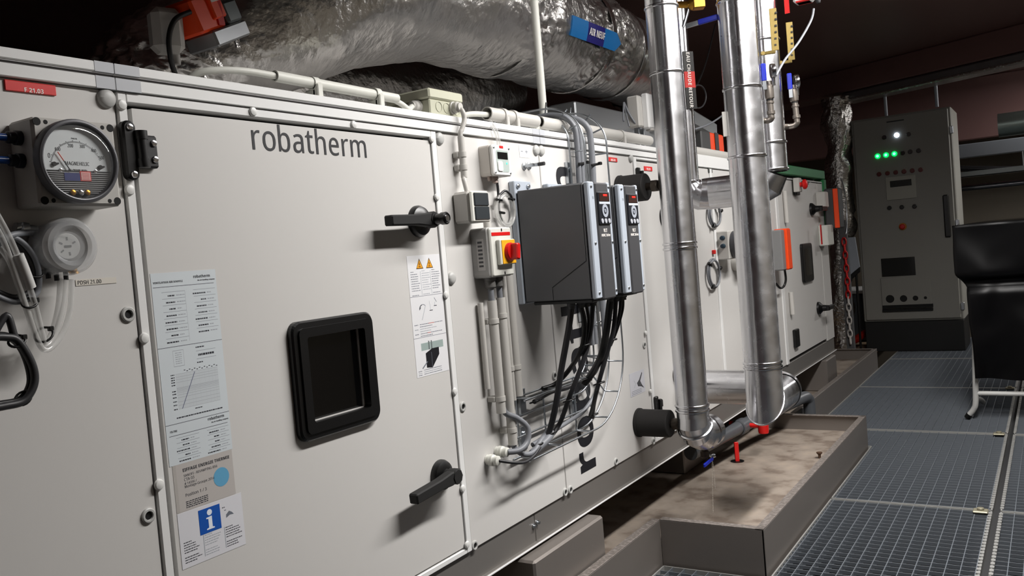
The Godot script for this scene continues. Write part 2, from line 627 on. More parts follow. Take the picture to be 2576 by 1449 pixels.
func pan(label: String, outline: PackedVector2Array, top: float, bottom: float, floor_y: float, open_edges: Array) -> void:
	# outline in (x, z); each edge gets an upright wall with a folded lip, except the hidden ones
	var t := thing("drip_pan", label, "drip pan", V(outline[0].x, bottom, outline[0].y), "stainless drip pans")
	var st = S()
	var p2 := PackedVector2Array()
	for p in Geometry2D.offset_polygon(outline, -0.0062)[0]: p2.append(Vector2(p.x, -p.y))
	slab(st, p2, 0.0, 0.012, 0.0, Transform3D(Basis(Vector3.RIGHT, Vector3(0, 0, -1), Vector3.UP), Vector3(0, floor_y - 0.012 + H, 0)))
	part(t, "pan_floor", st, M.pan_floor)
	var n := outline.size()
	for i in n:
		if i in open_edges: continue
		var a := outline[i]
		var c := outline[(i + 1) % n]
		var d := (c - a).normalized()
		var inn := Vector2(-d.y, d.x)
		if not Geometry2D.is_point_in_polygon((a + c) * 0.5 + inn * 0.01, outline): inn = -inn
		st = S()
		var w := 0.003
		var q0 := a
		var q1 := c
		var mid := (q0 + q1) * 0.5
		var bb := Basis(Vector3(d.x, 0, d.y), Vector3.UP, Vector3(d.x, 0, d.y).cross(Vector3.UP))
		cbox(st, V(mid.x + inn.x * w, (top + bottom) * 0.5, mid.y + inn.y * w), Vector3(q0.distance_to(q1), top - bottom, w * 2), 0.001, bb)
		part(t, "pan_wall", st, M.pan)
		st = S()
		cbox(st, V(mid.x + inn.x * 0.014, top + 0.0015, mid.y + inn.y * 0.014), Vector3(q0.distance_to(q1), 0.004, 0.028), 0.001, bb)
		part(t, "pan_lip", st, M.pan_lip)

func build_pans() -> void:
	pan("wide stepped stainless drip pan under the insulated pipes", PackedVector2Array([Vector2(-0.7, -1.0), Vector2(-0.7, 0.083), Vector2(2.637, 0.083), Vector2(2.637, 0.432), Vector2(4.40, 0.432), Vector2(4.40, -1.0)]), -0.93, -1.105, -1.005, [0, 5])
	pan("narrow stainless drip pan under the far half of the unit", PackedVector2Array([Vector2(4.425, -1.0), Vector2(4.425, 0.09), Vector2(6.82, 0.09), Vector2(6.82, -1.0)]), -0.93, -1.105, -1.005, [3, 0])
	var spots := [[1.885, 2.296, -0.34, 0.05, "long stainless support block under the unit's base before the pan's step"], [5.45, 5.72, -0.3, 0.03, "stainless support block standing in the narrow far pan"], [3.45, 3.70, -0.5, -0.14, "stainless support block under the base behind the pipes"], [0.0, 0.4, -0.4, 0.03, "stainless support block under the base below the gauge"]]
	for q in spots:
		var t := thing("support_block", q[4], "support block", V(q[0], -1.005, q[2]), "support blocks under the unit")
		var st = S()
		box2(st, V(q[0], -1.005, q[2]), V(q[1], -0.812, q[3]), 0.006)
		part(t, "sheet_cover", st, M.pan)
	# small screw lying upright in the wide pan
	var st = S()
	var sp := WY(2062, 1152, -1.004)
	lathe(st, sp, Vector3.UP, [[0, 0], [0.006, 0], [0.006, 0.014], [0.013, 0.022], [0.013, 0.026], [0, 0.026]], 10)
	solid("pan_stud", "small rusty stud standing in the wide drip pan", "stud", st, plain(Color(0.34, 0.25, 0.19), 0.7, 0.4))

# ---------- the near air handling unit ----------
func cap_mesh(r: float, h: float) -> Mesh:
	var st = S()
	lathe(st, Vector3.ZERO, Vector3.BACK, [[r, 0], [r * 0.97, h * 0.45], [r * 0.8, h * 0.8], [r * 0.45, h * 0.97], [0, h]], 20)
	return finish(st)

func rim_mesh() -> Mesh:
	var st = S()
	lathe(st, Vector3.ZERO, Vector3.BACK, [[0.0125, 0], [0.0122, 0.003], [0.0105, 0.0042], [0.0075, 0.0042], [0.0068, 0.003], [0.0068, 0.0006]], 24)
	return finish(st)

func build_unit() -> void:
	var t := thing("air_handling_unit", "light grey air handling unit with large logo door and top rail", "air handling unit", V(-0.7, -0.80, -1.15))
	var st = S()
	box2(st, V(-0.7, 0.345, -1.15), V(3.40, -0.715, -0.045))
	part(t, "body", st, M.paint)
	# panels between the frame posts
	var pans := [[-0.70, 0.8395], [1.683, 2.1725], [2.1765, 2.835], [3.18, 3.40]]
	for q in pans:
		st = S()
		box2(st, V(q[0], 0.3125, -0.045), V(q[1], -0.7165, 0.0), 0.0015)
		part(t, "panel", st, M.paint)
	# top rail: two flat strips with a groove between, in lengths
	for q in [[-0.70, 0.8385], [0.8395, 2.1735], [2.1745, 3.40]]:
		st = S()
		box2(st, V(q[0], 0.355, -0.05), V(q[1], 0.339, 0.008), 0.0015)
		box2(st, V(q[0], 0.3325, -0.05), V(q[1], 0.3135, 0.008), 0.0012)
		box2(st, V(q[0], 0.3395, -0.05), V(q[1], 0.3375, 0.005), 0.0)
		part(t, "top_rail", st, M.white)
		st = S()
		box2(st, V(q[0], 0.3395, -0.05), V(q[1], 0.331, 0.0015), 0.0)
		part(t, "rail_groove", st, plain(Color(0.36, 0.35, 0.35), 0.6))
	for q in [[0.806, 0.8380], [0.8400, 0.884], [2.135, 2.173], [2.175, 2.205]]:
		st = S()
		box2(st, V(q[0], 0.3552, 0.0), V(q[1], 0.339, 0.0085))
		box2(st, V(q[0], 0.3325, 0.0), V(q[1], 0.3133, 0.0085))
		part(t, "joint_tape", st, M.patch, "grey tape over the rail joint")
	# door frame
	var fr := [[0.8425, 0.3128, 0.8585, -0.7165], [0.8585, 0.3128, 1.660, 0.2965], [1.660, 0.3128, 1.680, -0.7165], [0.8585, -0.7035, 1.660, -0.7165], [2.838, 0.3128, 2.862, -0.7165], [3.15, 0.3128, 3.178, -0.7165], [2.862, 0.3128, 3.15, 0.303], [2.862, -0.7035, 3.15, -0.7165]]
	for q in fr:
		st = S()
		box2(st, V(q[0], q[1], -0.045), V(q[2], q[3], 0.0035), 0.0015)
		part(t, "door_frame", st, M.white)
	# base frame of folded sheet
	for q in [[-0.7, 1.992], [1.994, 3.40]]:
		st = S()
		box2(st, V(q[0], -0.7185, -0.06), V(q[1], -0.800, -0.006), 0.002)
		box2(st, V(q[0], -0.797, -0.1), V(q[1], -0.803, 0.006), 0.0012)
		part(t, "base_frame", st, M.frame_grey)
	st = S()
	box2(st, V(-0.7, -0.7985, 0.0), V(3.40, -0.8035, 0.0075), 0.001)
	part(t, "base_edge", st, M.white)
	for x in [1.983, 2.003]:
		st = S()
		lathe(st, V(x, -0.752 if x < 1.99 else -0.748, -0.006), Vector3.BACK, [[0.007, 0], [0.007, 0.004], [0.004, 0.004], [0.004, 0.010], [0, 0.010]], 6)
		part(t, "base_bolt", st, M.zinc)
	# plugs and screw sleeves
	var small := cap_mesh(0.0088, 0.0055)
	for p in [[305, 264], [325, 478], [362, 851], [399, 1219], [635, 281], [888, 314], [1085, 350], [1098, 496], [1121, 742], [1143, 985], [1163, 1229], [1174, 1370], [1624, 838], [1636, 985], [1605, 470]]:
		piece(t, "frame_cap", small, W(p[0], p[1], 0.0035), M.cap)
	var big := cap_mesh(0.0155, 0.009)
	for p in [[266, 248], [1104, 349], [1134, 700], [1347, 378], [1360, 379], [1585, 398]]:
		piece(t, "panel_cap", big, W(p[0], p[1], 0.0), M.ring)
	var rim := rim_mesh()
	var hole_m := finish_disc(0.0070, 0.0008)
	for p in [[321, 791], [372, 1297], [1163, 1023], [1193, 1372], [1394, 945], [1421, 1238], [1434, 1232], [1549, 1161], [1620, 868], [1643, 1110], [2008, 0]]:
		if p[1] == 0: continue
		var o := piece(t, "screw_sleeve", rim, W(p[0], p[1], 0.0), M.ring)
		var h := MeshInstance3D.new()
		h.name = "screw_hole"
		h.mesh = hole_m
		h.material_override = plain(Color(0.10, 0.10, 0.105), 0.5, 0.3)
		o.add_child(h)
	build_door(t)
	build_second_door(t)
	# large upright lettering on the panel right of the drives
	var turn := Basis(Vector3.BACK, PI / 2)
	lettering(t, "upright_lettering", "robatherm", V(2.374, -0.682, 0.0003), 0.935, M.ink, turn, 0.0006, true)

func finish_disc(r: float, h: float) -> Mesh:
	var st = S()
	disc(st, Vector3.ZERO, Vector3.BACK, r, h, 0.0002, 20)
	return finish(st)

func build_door(t: Node3D) -> void:
	var d := Node3D.new()
	d.name = "door"
	t.add_child(d)
	d.position = V(0.868, -0.699, 0) - t.position
	var st = S()
	box2(st, V(0.8585, 0.297, -0.044), V(1.660, -0.704, -0.022))
	part(d, "gasket", st, M.gasket)
	st = S()
	# leaf with an opening for the inspection window
	var wx0 := 1.188
	var wx1 := 1.346
	var wy0 := -0.292
	var wy1 := -0.128
	ring_frame(st, rrect(0.868, -0.699 + H, 1.6555, 0.2885 + H, 0.001, 2), rrect(wx0, wy0 + H, wx1, wy1 + H, 0.001, 2), -0.022, 0.0005)
	part(d, "leaf", st, M.paint)
	lettering(d, "logo_lettering", "robatherm", V(1.1115, 0.2355, 0.0006), 0.315, M.ink, Basis(), 0.0006)
	# inspection window
	st = S()
	var o := rrect(1.152, -0.328, 1.384, -0.094, 0.022, 6)
	var i0 := rrect(1.166, -0.314, 1.370, -0.108, 0.012, 6)
	var i1 := rrect(1.186, -0.294, 1.350, -0.126, 0.006, 6)
	var zt := Transform3D(Basis(), Vector3(0, H, 0))
	window_frame(st, o, i0, i1, 0.0005)
	part(d, "window_frame", st, M.black)
	st = S()
	box2(st, V(1.186, -0.126, -0.004), V(1.350, -0.294, -0.002))
	part(d, "window_pane", st, M.pane)
	st = S()
	box2(st, V(1.182, -0.122, -0.0215), V(1.354, -0.298, -0.0195))
	part(d, "window_backing", st, plain(Color(0.016, 0.016, 0.02), 0.2))
	# hinge
	st = S()
	var pl := W(312, 305, 0.004)
	var pb := W(331, 455, 0.004)
	slab(st, rrect(0.8385, pb.y, 0.8625, pl.y, 0.011, 5), 0.0035, 0.016, 0.003)
	part(d, "hinge_plate", st, M.black)
	st = S()
	rod(st, Vector3(0.868, pb.y + 0.022, 0.017), Vector3(0.868, pl.y - 0.018, 0.017), 0.0095, 16)
	part(d, "hinge_barrel", st, M.black)
	st = S()
	rod(st, Vector3(0.868, pb.y + 0.020, 0.017), Vector3(0.868, pb.y + 0.034, 0.017), 0.0108, 16)
	part(d, "hinge_knuckle", st, M.black)
	st = S()
	rod(st, Vector3(0.868, pl.y - 0.030, 0.017), Vector3(0.868, pl.y - 0.016, 0.017), 0.0108, 16)
	part(d, "hinge_knuckle", st, M.black)
	st = S()
	box2(st, Vector3(0.872, pb.y + 0.021, 0.0005), Vector3(0.901, pl.y - 0.021, 0.013), 0.003)
	part(d, "hinge_leaf", st, plain(Color(0.07, 0.07, 0.078), 0.5))
	var sc := cap_mesh(0.0058, 0.004)
	for p in [[0.8505, pl.y - 0.011, 0.016], [0.8505, pb.y + 0.009, 0.016], [0.893, pl.y - 0.034, 0.013], [0.893, pb.y + 0.035, 0.013]]:
		piece(d, "hinge_screw", sc, Vector3(p[0], p[1], p[2]), M.chrome)
	handle(d, V(1.584, 0.096, 0.0), 0.0, true)
	handle(d, V(1.583, -0.503, 0.0), 0.07, false)

func window_frame(st: SurfaceTool, o: PackedVector2Array, i0: PackedVector2Array, i1: PackedVector2Array, z: float) -> void:
	var n := o.size()
	var u := Vector3(0, H, 0)
	var o2 := PackedVector2Array()
	var mid := Vector2(1.268, -0.211)
	for p in o: o2.append(mid + (p - mid) * 0.972)
	var rows := [[o, z], [o, z + 0.010], [o2, z + 0.014], [i0, z + 0.0145], [i0, z + 0.0185], [i1, z + 0.0185], [i1, z - 0.012]]
	for k in rows.size() - 1:
		for i in n:
			var j := (i + 1) % n
			var e: Vector2 = rows[k][0][j] - rows[k][0][i]
			var outw := Vector3(e.y, -e.x, 0).normalized()
			var nn := Vector3(0, 0, 1)
			if k == 0: nn = outw
			elif k == 1: nn = outw + Vector3(0, 0, 1)
			elif k == 3: nn = outw
			elif k == 5: nn = -outw
			quad(st, u + v3(rows[k][0][i], rows[k][1]), u + v3(rows[k][0][j], rows[k][1]), u + v3(rows[k + 1][0][j], rows[k + 1][1]), u + v3(rows[k + 1][0][i], rows[k + 1][1]), nn)

func handle(d: Node3D, at: Vector3, tilt: float, locked: bool) -> void:
	var st = S()
	lathe(st, at + Vector3(0, 0, 0.0005), Vector3.BACK, [[0.037, 0], [0.037, 0.006], [0.033, 0.014], [0.022, 0.020], [0, 0.021]], 32)
	part(d, "handle_rosette", st, M.black)
	st = S()
	lathe(st, at + Vector3(0, 0, 0.018), Vector3.BACK, [[0.017, 0], [0.0165, 0.010], [0.019, 0.013], [0.019, 0.032], [0.0165, 0.037], [0, 0.037]], 8)
	part(d, "handle_hub", st, M.black_matt)
	st = S()
	var b := Basis(Vector3.BACK, tilt)
	var xf := Transform3D(b, at + Vector3(0, 0, 0.031))
	var poly := PackedVector2Array([Vector2(0.016, 0.014), Vector2(-0.02, 0.016), Vector2(-0.06, 0.0125), Vector2(-0.150, 0.0115), Vector2(-0.153, 0.0085), Vector2(-0.153, -0.0085), Vector2(-0.150, -0.0115), Vector2(-0.06, -0.0115), Vector2(-0.02, -0.015), Vector2(0.016, -0.013)])
	slab(st, poly, 0.0, 0.022, 0.003, xf)
	part(d, "handle_lever", st, M.black_matt)
	if locked:
		st = S()
		lathe(st, at + Vector3(0, 0, 0.052), Vector3.BACK, [[0.0125, 0], [0.0125, 0.018], [0.0145, 0.020], [0.0145, 0.032], [0.0115, 0.035], [0.0095, 0.033], [0, 0.033]], 24)
		part(d, "lock_barrel", st, M.black)
		st = S()
		disc(st, at + Vector3(0, 0, 0.085), Vector3.BACK, 0.0075, 0.0025, 0.0008)
		part(d, "lock_core", st, M.chrome)

func build_second_door(t: Node3D) -> void:
	var d := Node3D.new()
	d.name = "door"
	t.add_child(d, true)
	d.position = V(2.866, -0.699, 0) - t.position
	var st = S()
	box2(st, V(2.862, 0.303, -0.044), V(3.15, -0.704, -0.022))
	part(d, "gasket", st, M.gasket)
	st = S()
	box2(st, V(2.867, 0.296, -0.022), V(3.146, -0.699, 0.0005), 0.0018)
	part(d, "leaf", st, M.paint)
	for p in [[1602, 446], [1641, 1024]]:
		var w := W(p[0], p[1], 0.004)
		st = S()
		box2(st, Vector3(2.846, w.y - 0.022, 0.0035), Vector3(2.866, w.y + 0.034, 0.016), 0.003)
		rod(st, Vector3(2.870, w.y - 0.02, 0.017), Vector3(2.870, w.y + 0.022, 0.017), 0.008, 12)
		box2(st, Vector3(2.872, w.y - 0.014, 0.0005), Vector3(2.912, w.y + 0.014, 0.013), 0.003)
		part(d, "hinge", st, M.black)
	for q in [[3.082, 0.093], [3.09, -0.513]]:
		st = S()
		lathe(st, V(q[0], q[1], 0.0005), Vector3.BACK, [[0.040, 0], [0.040, 0.006], [0.036, 0.014], [0.022, 0.020], [0, 0.021]], 32)
		lathe(st, V(q[0], q[1], 0.018), Vector3.BACK, [[0.017, 0], [0.0165, 0.03], [0.016, 0.05], [0, 0.05]], 12)
		part(d, "handle", st, M.black)

# ---------- the far air handling unit ----------
func build_far_unit() -> void:
	var t := thing("air_handling_unit", "light grey air handling unit behind the insulated pipes, with a green strip along its top", "air handling unit", V(3.42, -0.80, -1.15))
	var st = S()
	box2(st, V(3.42, 0.345, -1.15), V(5.86, -0.715, -0.045))
	part(t, "body", st, M.paint)
	for q in [[3.42, 3.635], [3.665, 4.22], [4.25, 4.655], [5.66, 5.86]]:
		st = S()
		box2(st, V(q[0], 0.300, -0.045), V(q[1], -0.7165, 0.0), 0.0015)
		part(t, "panel", st, M.paint)
	for x in [[3.637, 3.663], [4.222, 4.248], [4.657, 4.70]]:
		st = S()
		box2(st, V(x[0], 0.300, -0.045), V(x[1], -0.7165, 0.0045), 0.0015)
		part(t, "post", st, M.white)
	st = S()
	box2(st, V(3.42, 0.355, -0.05), V(4.70, 0.302, 0.007), 0.002)
	part(t, "top_rail", st, M.white)
	st = S()
	box2(st, V(4.71, 0.372, -0.08), V(5.86, 0.318, 0.009), 0.003)
	part(t, "top_rail", st, M.green, "green protective strip along the top rail")
	st = S()
	box2(st, V(5.80, 0.315, -0.08), V(5.868, 0.02, 0.012), 0.003)
	part(t, "corner_strip", st, M.green, "green protective strip on the corner")
	for q in [[3.42, 5.86]]:
		st = S()
		box2(st, V(q[0], -0.7185, -0.06), V(q[1], -0.800, -0.006), 0.002)
		box2(st, V(q[0], -0.797, -0.1), V(q[1], -0.803, 0.006), 0.0012)
		part(t, "base_frame", st, M.frame_grey)
	st = S()
	box2(st, V(3.42, -0.7985, 0.0), V(5.86, -0.8035, 0.0075), 0.001)
	part(t, "base_edge", st, M.white)
	# big door with inspection window and handles
	var d := Node3D.new()
	d.name = "door"
	t.add_child(d)
	d.position = V(4.71, -0.70, 0) - t.position
	st = S()
	box2(st, V(4.702, 0.314, -0.044), V(5.655, -0.7165, -0.022))
	part(d, "gasket", st, M.gasket)
	st = S()
	box2(st, V(4.715, 0.300, -0.022), V(5.645, -0.699, 0.0005), 0.002)
	part(d, "leaf", st, M.paint)
	var a := W(2012, 614, 0.0)
	var c := W(2040, 706, 0.0)
	st = S()
	slab(st, rrect(a.x - 0.01, c.y, c.x + 0.02, a.y, 0.02, 4), 0.0005, 0.016, 0.004)
	part(d, "window_frame", st, M.black)
	st = S()
	slab(st, rrect(a.x + 0.035, c.y + 0.04, c.x - 0.02, a.y - 0.03, 0.006, 3), 0.016, 0.0165)
	part(d, "window_pane", st, plain(Color(0.02, 0.02, 0.03), 0.05))
	for p in [[2048, 526], [2066, 775]]:
		var w := W(p[0], p[1], 0.02)
		st = S()
		lathe(st, Vector3(w.x, w.y, 0.0005), Vector3.BACK, [[0.04, 0], [0.038, 0.012], [0.02, 0.03], [0.016, 0.07], [0, 0.07]], 20)
		box2(st, Vector3(w.x - 0.02, w.y - 0.014, 0.052), Vector3(w.x + 0.12, w.y + 0.012, 0.074), 0.004)
		part(d, "handle", st, M.black)
	for p in [[2000, 470], [2000, 850]]:
		var w := W(p[0], p[1], 0.0)
		st = S()
		box2(st, Vector3(w.x - 0.05, w.y - 0.05, 0.0005), Vector3(w.x + 0.03, w.y + 0.05, 0.02), 0.004)
		part(d, "hinge", st, M.black)
	var pl := W(2022, 458, 0.001)
	st = S()
	box2(st, Vector3(pl.x - 0.12, pl.y - 0.012, 0.0005), Vector3(pl.x + 0.12, pl.y + 0.006, 0.0018))
	part(d, "name_strip", st, plain(Color(0.32, 0.32, 0.33), 0.5))
	st = S()
	for p in [[4.83, 0.292], [5.2, 0.292], [5.5, 0.292]]:
		box2(st, V(p[0], p[1], 0.0), V(p[0] + 0.28, p[1] - 0.004, 0.003))
	part(d, "drip_edge", st, M.gasket)

# ---------- foil-wrapped ducts above the units ----------
func duct(t: Node3D, called: String, pts: PackedVector3Array, radii: Array, m: Material, crinkle: float, seed_: int, seg := 96) -> void:
	var nz := FastNoiseLite.new()
	nz.seed = seed_
	nz.frequency = 2.2
	nz.fractal_octaves = 4
	nz.noise_type = FastNoiseLite.TYPE_SIMPLEX_SMOOTH
	var fine := FastNoiseLite.new()
	fine.seed = seed_ + 5
	fine.frequency = 14.0
	fine.fractal_type = FastNoiseLite.FRACTAL_RIDGED
	fine.fractal_octaves = 3
	var st := SurfaceTool.new()
	st.begin(Mesh.PRIMITIVE_TRIANGLES)
	st.set_smooth_group(1)
	var rings := []
	var n := pts.size()
	var x := Vector3.ZERO
	var run := 0.0
	for i in n:
		var tg := (pts[mini(i + 1, n - 1)] - pts[maxi(i - 1, 0)]).normalized()
		if x == Vector3.ZERO: x = frame_to(tg).x
		x = (x - tg * x.dot(tg)).normalized()
		var y := tg.cross(x)
		if i > 0: run += pts[i].distance_to(pts[i - 1])
		var f := float(i) / (n - 1) * (radii.size() - 1)
		var k := mini(int(f), radii.size() - 2)
		var r: float = lerpf(radii[k], radii[k + 1], f - k)
		var ring := PackedVector3Array()
		for s in seg:
			var a := TAU * s / seg
			var v := x * cos(a) + y * sin(a)
			var p := pts[i] + v * r
			var w := nz.get_noise_3dv(p) * 0.022 * crinkle
			var wr := fine.get_noise_3d(p.x * 0.7, p.y * 1.3, p.z)
			var patch := clampf(nz.get_noise_3dv(p * 0.55 + Vector3(9, 0, 0)) * 3.2 + 0.4 + 0.55 * v.y, 0.08, 1.15)
			w += wr * 0.0125 * crinkle * patch
			ring.append(p + v * w)
		rings.append(ring)
	for i in n - 1:
		for s in seg:
			var m2 := (s + 1) % seg
			var out: Vector3 = rings[i][s] - pts[i]
			quad(st, rings[i][s], rings[i][m2], rings[i + 1][m2], rings[i + 1][s], out)
	part(t, called, st, m)

func band(t: Node3D, at: Vector3, dir: Vector3, r: float, m: Material) -> void:
	var st = S()
	lathe(st, at - dir * 0.018, dir, [[r, 0], [r + 0.0035, 0.002], [r + 0.0035, 0.034], [r, 0.036]], 48)
	part(t, "tape_band", st, m)

func build_ducts() -> void:
	var t := thing("foil_duct", "large foil-wrapped round duct rising from the unit and running along above it", "duct", V(1.0, 0.36, -0.45))
	var a := PackedVector3Array([V(1.31, 0.358, -0.62), V(1.315, 0.42, -0.62), V(1.38, 0.52, -0.60), V(1.52, 0.60, -0.56), V(1.73, 0.715, -0.49), V(2.0, 0.83, -0.43), V(2.35, 0.866, -0.40), V(2.8, 0.866, -0.40), V(3.2, 0.862, -0.40), V(3.6, 0.858, -0.40), V(3.95, 0.852, -0.41)])
	duct(t, "foil_wrap", smooth(a, 32), [0.13, 0.13, 0.14, 0.165, 0.20, 0.222, 0.226, 0.222, 0.212, 0.20, 0.188], M.foil, 1.0, 3, 190)
	var tape = M.foil.duplicate()
	tape.normal_scale = 0.35
	tape.roughness = 0.22
	for q in [[3.18, 0.862, 0.2165], [3.52, 0.859, 0.2055], [2.62, 0.866, 0.2275]]:
		band(t, V(q[0], q[1], -0.40), Vector3.RIGHT, q[2], tape)
	# blue direction arrow stuck on the duct, wrapped round it
	var sg := thing("flow_arrow_sticker", "light blue arrow sticker with dark blue lettered field on the foil duct", "sticker", V(3.33, 0.86, -0.2))
	arrow_piece(sg, "arrow_tail", 2.800, 2.925, false, plain(Color(0.05, 0.42, 0.68), 0.45))
	arrow_piece(sg, "name_field", 2.925, 3.065, false, plain(Color(0.09, 0.07, 0.42), 0.45))
	arrow_piece(sg, "arrow_head", 3.065, 3.215, true, plain(Color(0.05, 0.42, 0.68), 0.45))
	var up := arrow_normal(0.0)
	lettering(sg, "arrow_lettering", "AIR NEUF", V(2.931, 0.86, -0.40) + up * 0.2315 + Vector3(0, -0.010, 0), 0.128, M.tag_white, Basis(Vector3.RIGHT, Vector3.RIGHT.cross(up) * -1.0, up), 0.0006, true, 1.25)
	# the second duct below and behind
	t = thing("foil_duct", "foil-wrapped duct sagging below the large duct", "duct", V(1.9, 0.36, -0.75))
	a = PackedVector3Array([V(1.95, 0.60, -0.86), V(2.3, 0.585, -0.83), V(2.62, 0.60, -0.80), V(2.95, 0.66, -0.78), V(3.3, 0.74, -0.80)])
	duct(t, "foil_wrap", smooth(a, 12), [0.10, 0.15, 0.165, 0.15, 0.12], M.foil, 1.4, 8, 72)
	# duct stub going down into the far unit behind the near pipe
	t = thing("foil_duct", "foil-wrapped duct elbow hanging behind the first insulated pipe", "duct", V(4.3, 0.36, -0.5))
	a = PackedVector3Array([V(3.93, 0.85, -0.41), V(4.12, 0.835, -0.43), V(4.25, 0.76, -0.46), V(4.3, 0.62, -0.5), V(4.3, 0.37, -0.52)])
	duct(t, "foil_wrap", smooth(a, 12), [0.19, 0.19, 0.19, 0.185, 0.18], M.foil_crinkled, 1.6, 15, 80)
	# flat dark sheet duct under the big one, with a bright edge
	t = thing("sheet_duct", "flat galvanised duct box under the large foil duct's end", "duct", V(3.35, 0.36, -0.75))
	var st = S()
	box2(st, V(3.13, 0.36, -0.95), V(4.05, 0.60, -0.36), 0.006)
	part(t, "duct_wall", st, M.galva)
	# unseen box under the ceiling, placed to keep lamp light off the foil duct bend
	t = thing("unseen_light_blocker", "unseen galvanised box under the ceiling, placed to shade the foil duct bend", "duct", V(1.69, 0.81, 0.16))
	st = S()
	box2(st, V(1.25, 1.329, -0.14), V(1.98, 0.79, 0.46), 0.01)
	part(t, "duct_wall", st, M.galva)

func arrow_normal(v: float) -> Vector3:
	return Vector3(0, sin(v - 0.24), cos(v - 0.24))

func arrow_piece(t: Node3D, called: String, x0: float, x1: float, head: bool, m: Material) -> void:
	var st := S()
	var r := 0.2305
	var hw := 0.155
	var n := 8
	var c := V(0, 0.86, -0.40)
	for k in n:
		var a0 := lerpf(-hw, hw, float(k) / n)
		var a1 := lerpf(-hw, hw, float(k + 1) / n)
		var e0 := x1
		var e1 := x1
		if head:
			e0 = x1 - 0.045 * absf(a0) / hw
			e1 = x1 - 0.045 * absf(a1) / hw
		var p0 := c + arrow_normal(a0) * r
		var p1 := c + arrow_normal(a1) * r
		var q0 := c + arrow_normal(a0) * (r - 0.006)
		var q1 := c + arrow_normal(a1) * (r - 0.006)
		quad(st, p0 + Vector3(x0, 0, 0), p0 + Vector3(e0, 0, 0), p1 + Vector3(e1, 0, 0), p1 + Vector3(x0, 0, 0), arrow_normal((a0 + a1) / 2))
		quad(st, p0 + Vector3(e0, 0, 0), q0 + Vector3(e0, 0, 0), q1 + Vector3(e1, 0, 0), p1 + Vector3(e1, 0, 0), Vector3.RIGHT)
		quad(st, p0 + Vector3(x0, 0, 0), q0 + Vector3(x0, 0, 0), q1 + Vector3(x0, 0, 0), p1 + Vector3(x0, 0, 0), Vector3.LEFT)
	part(t, called, st, m)

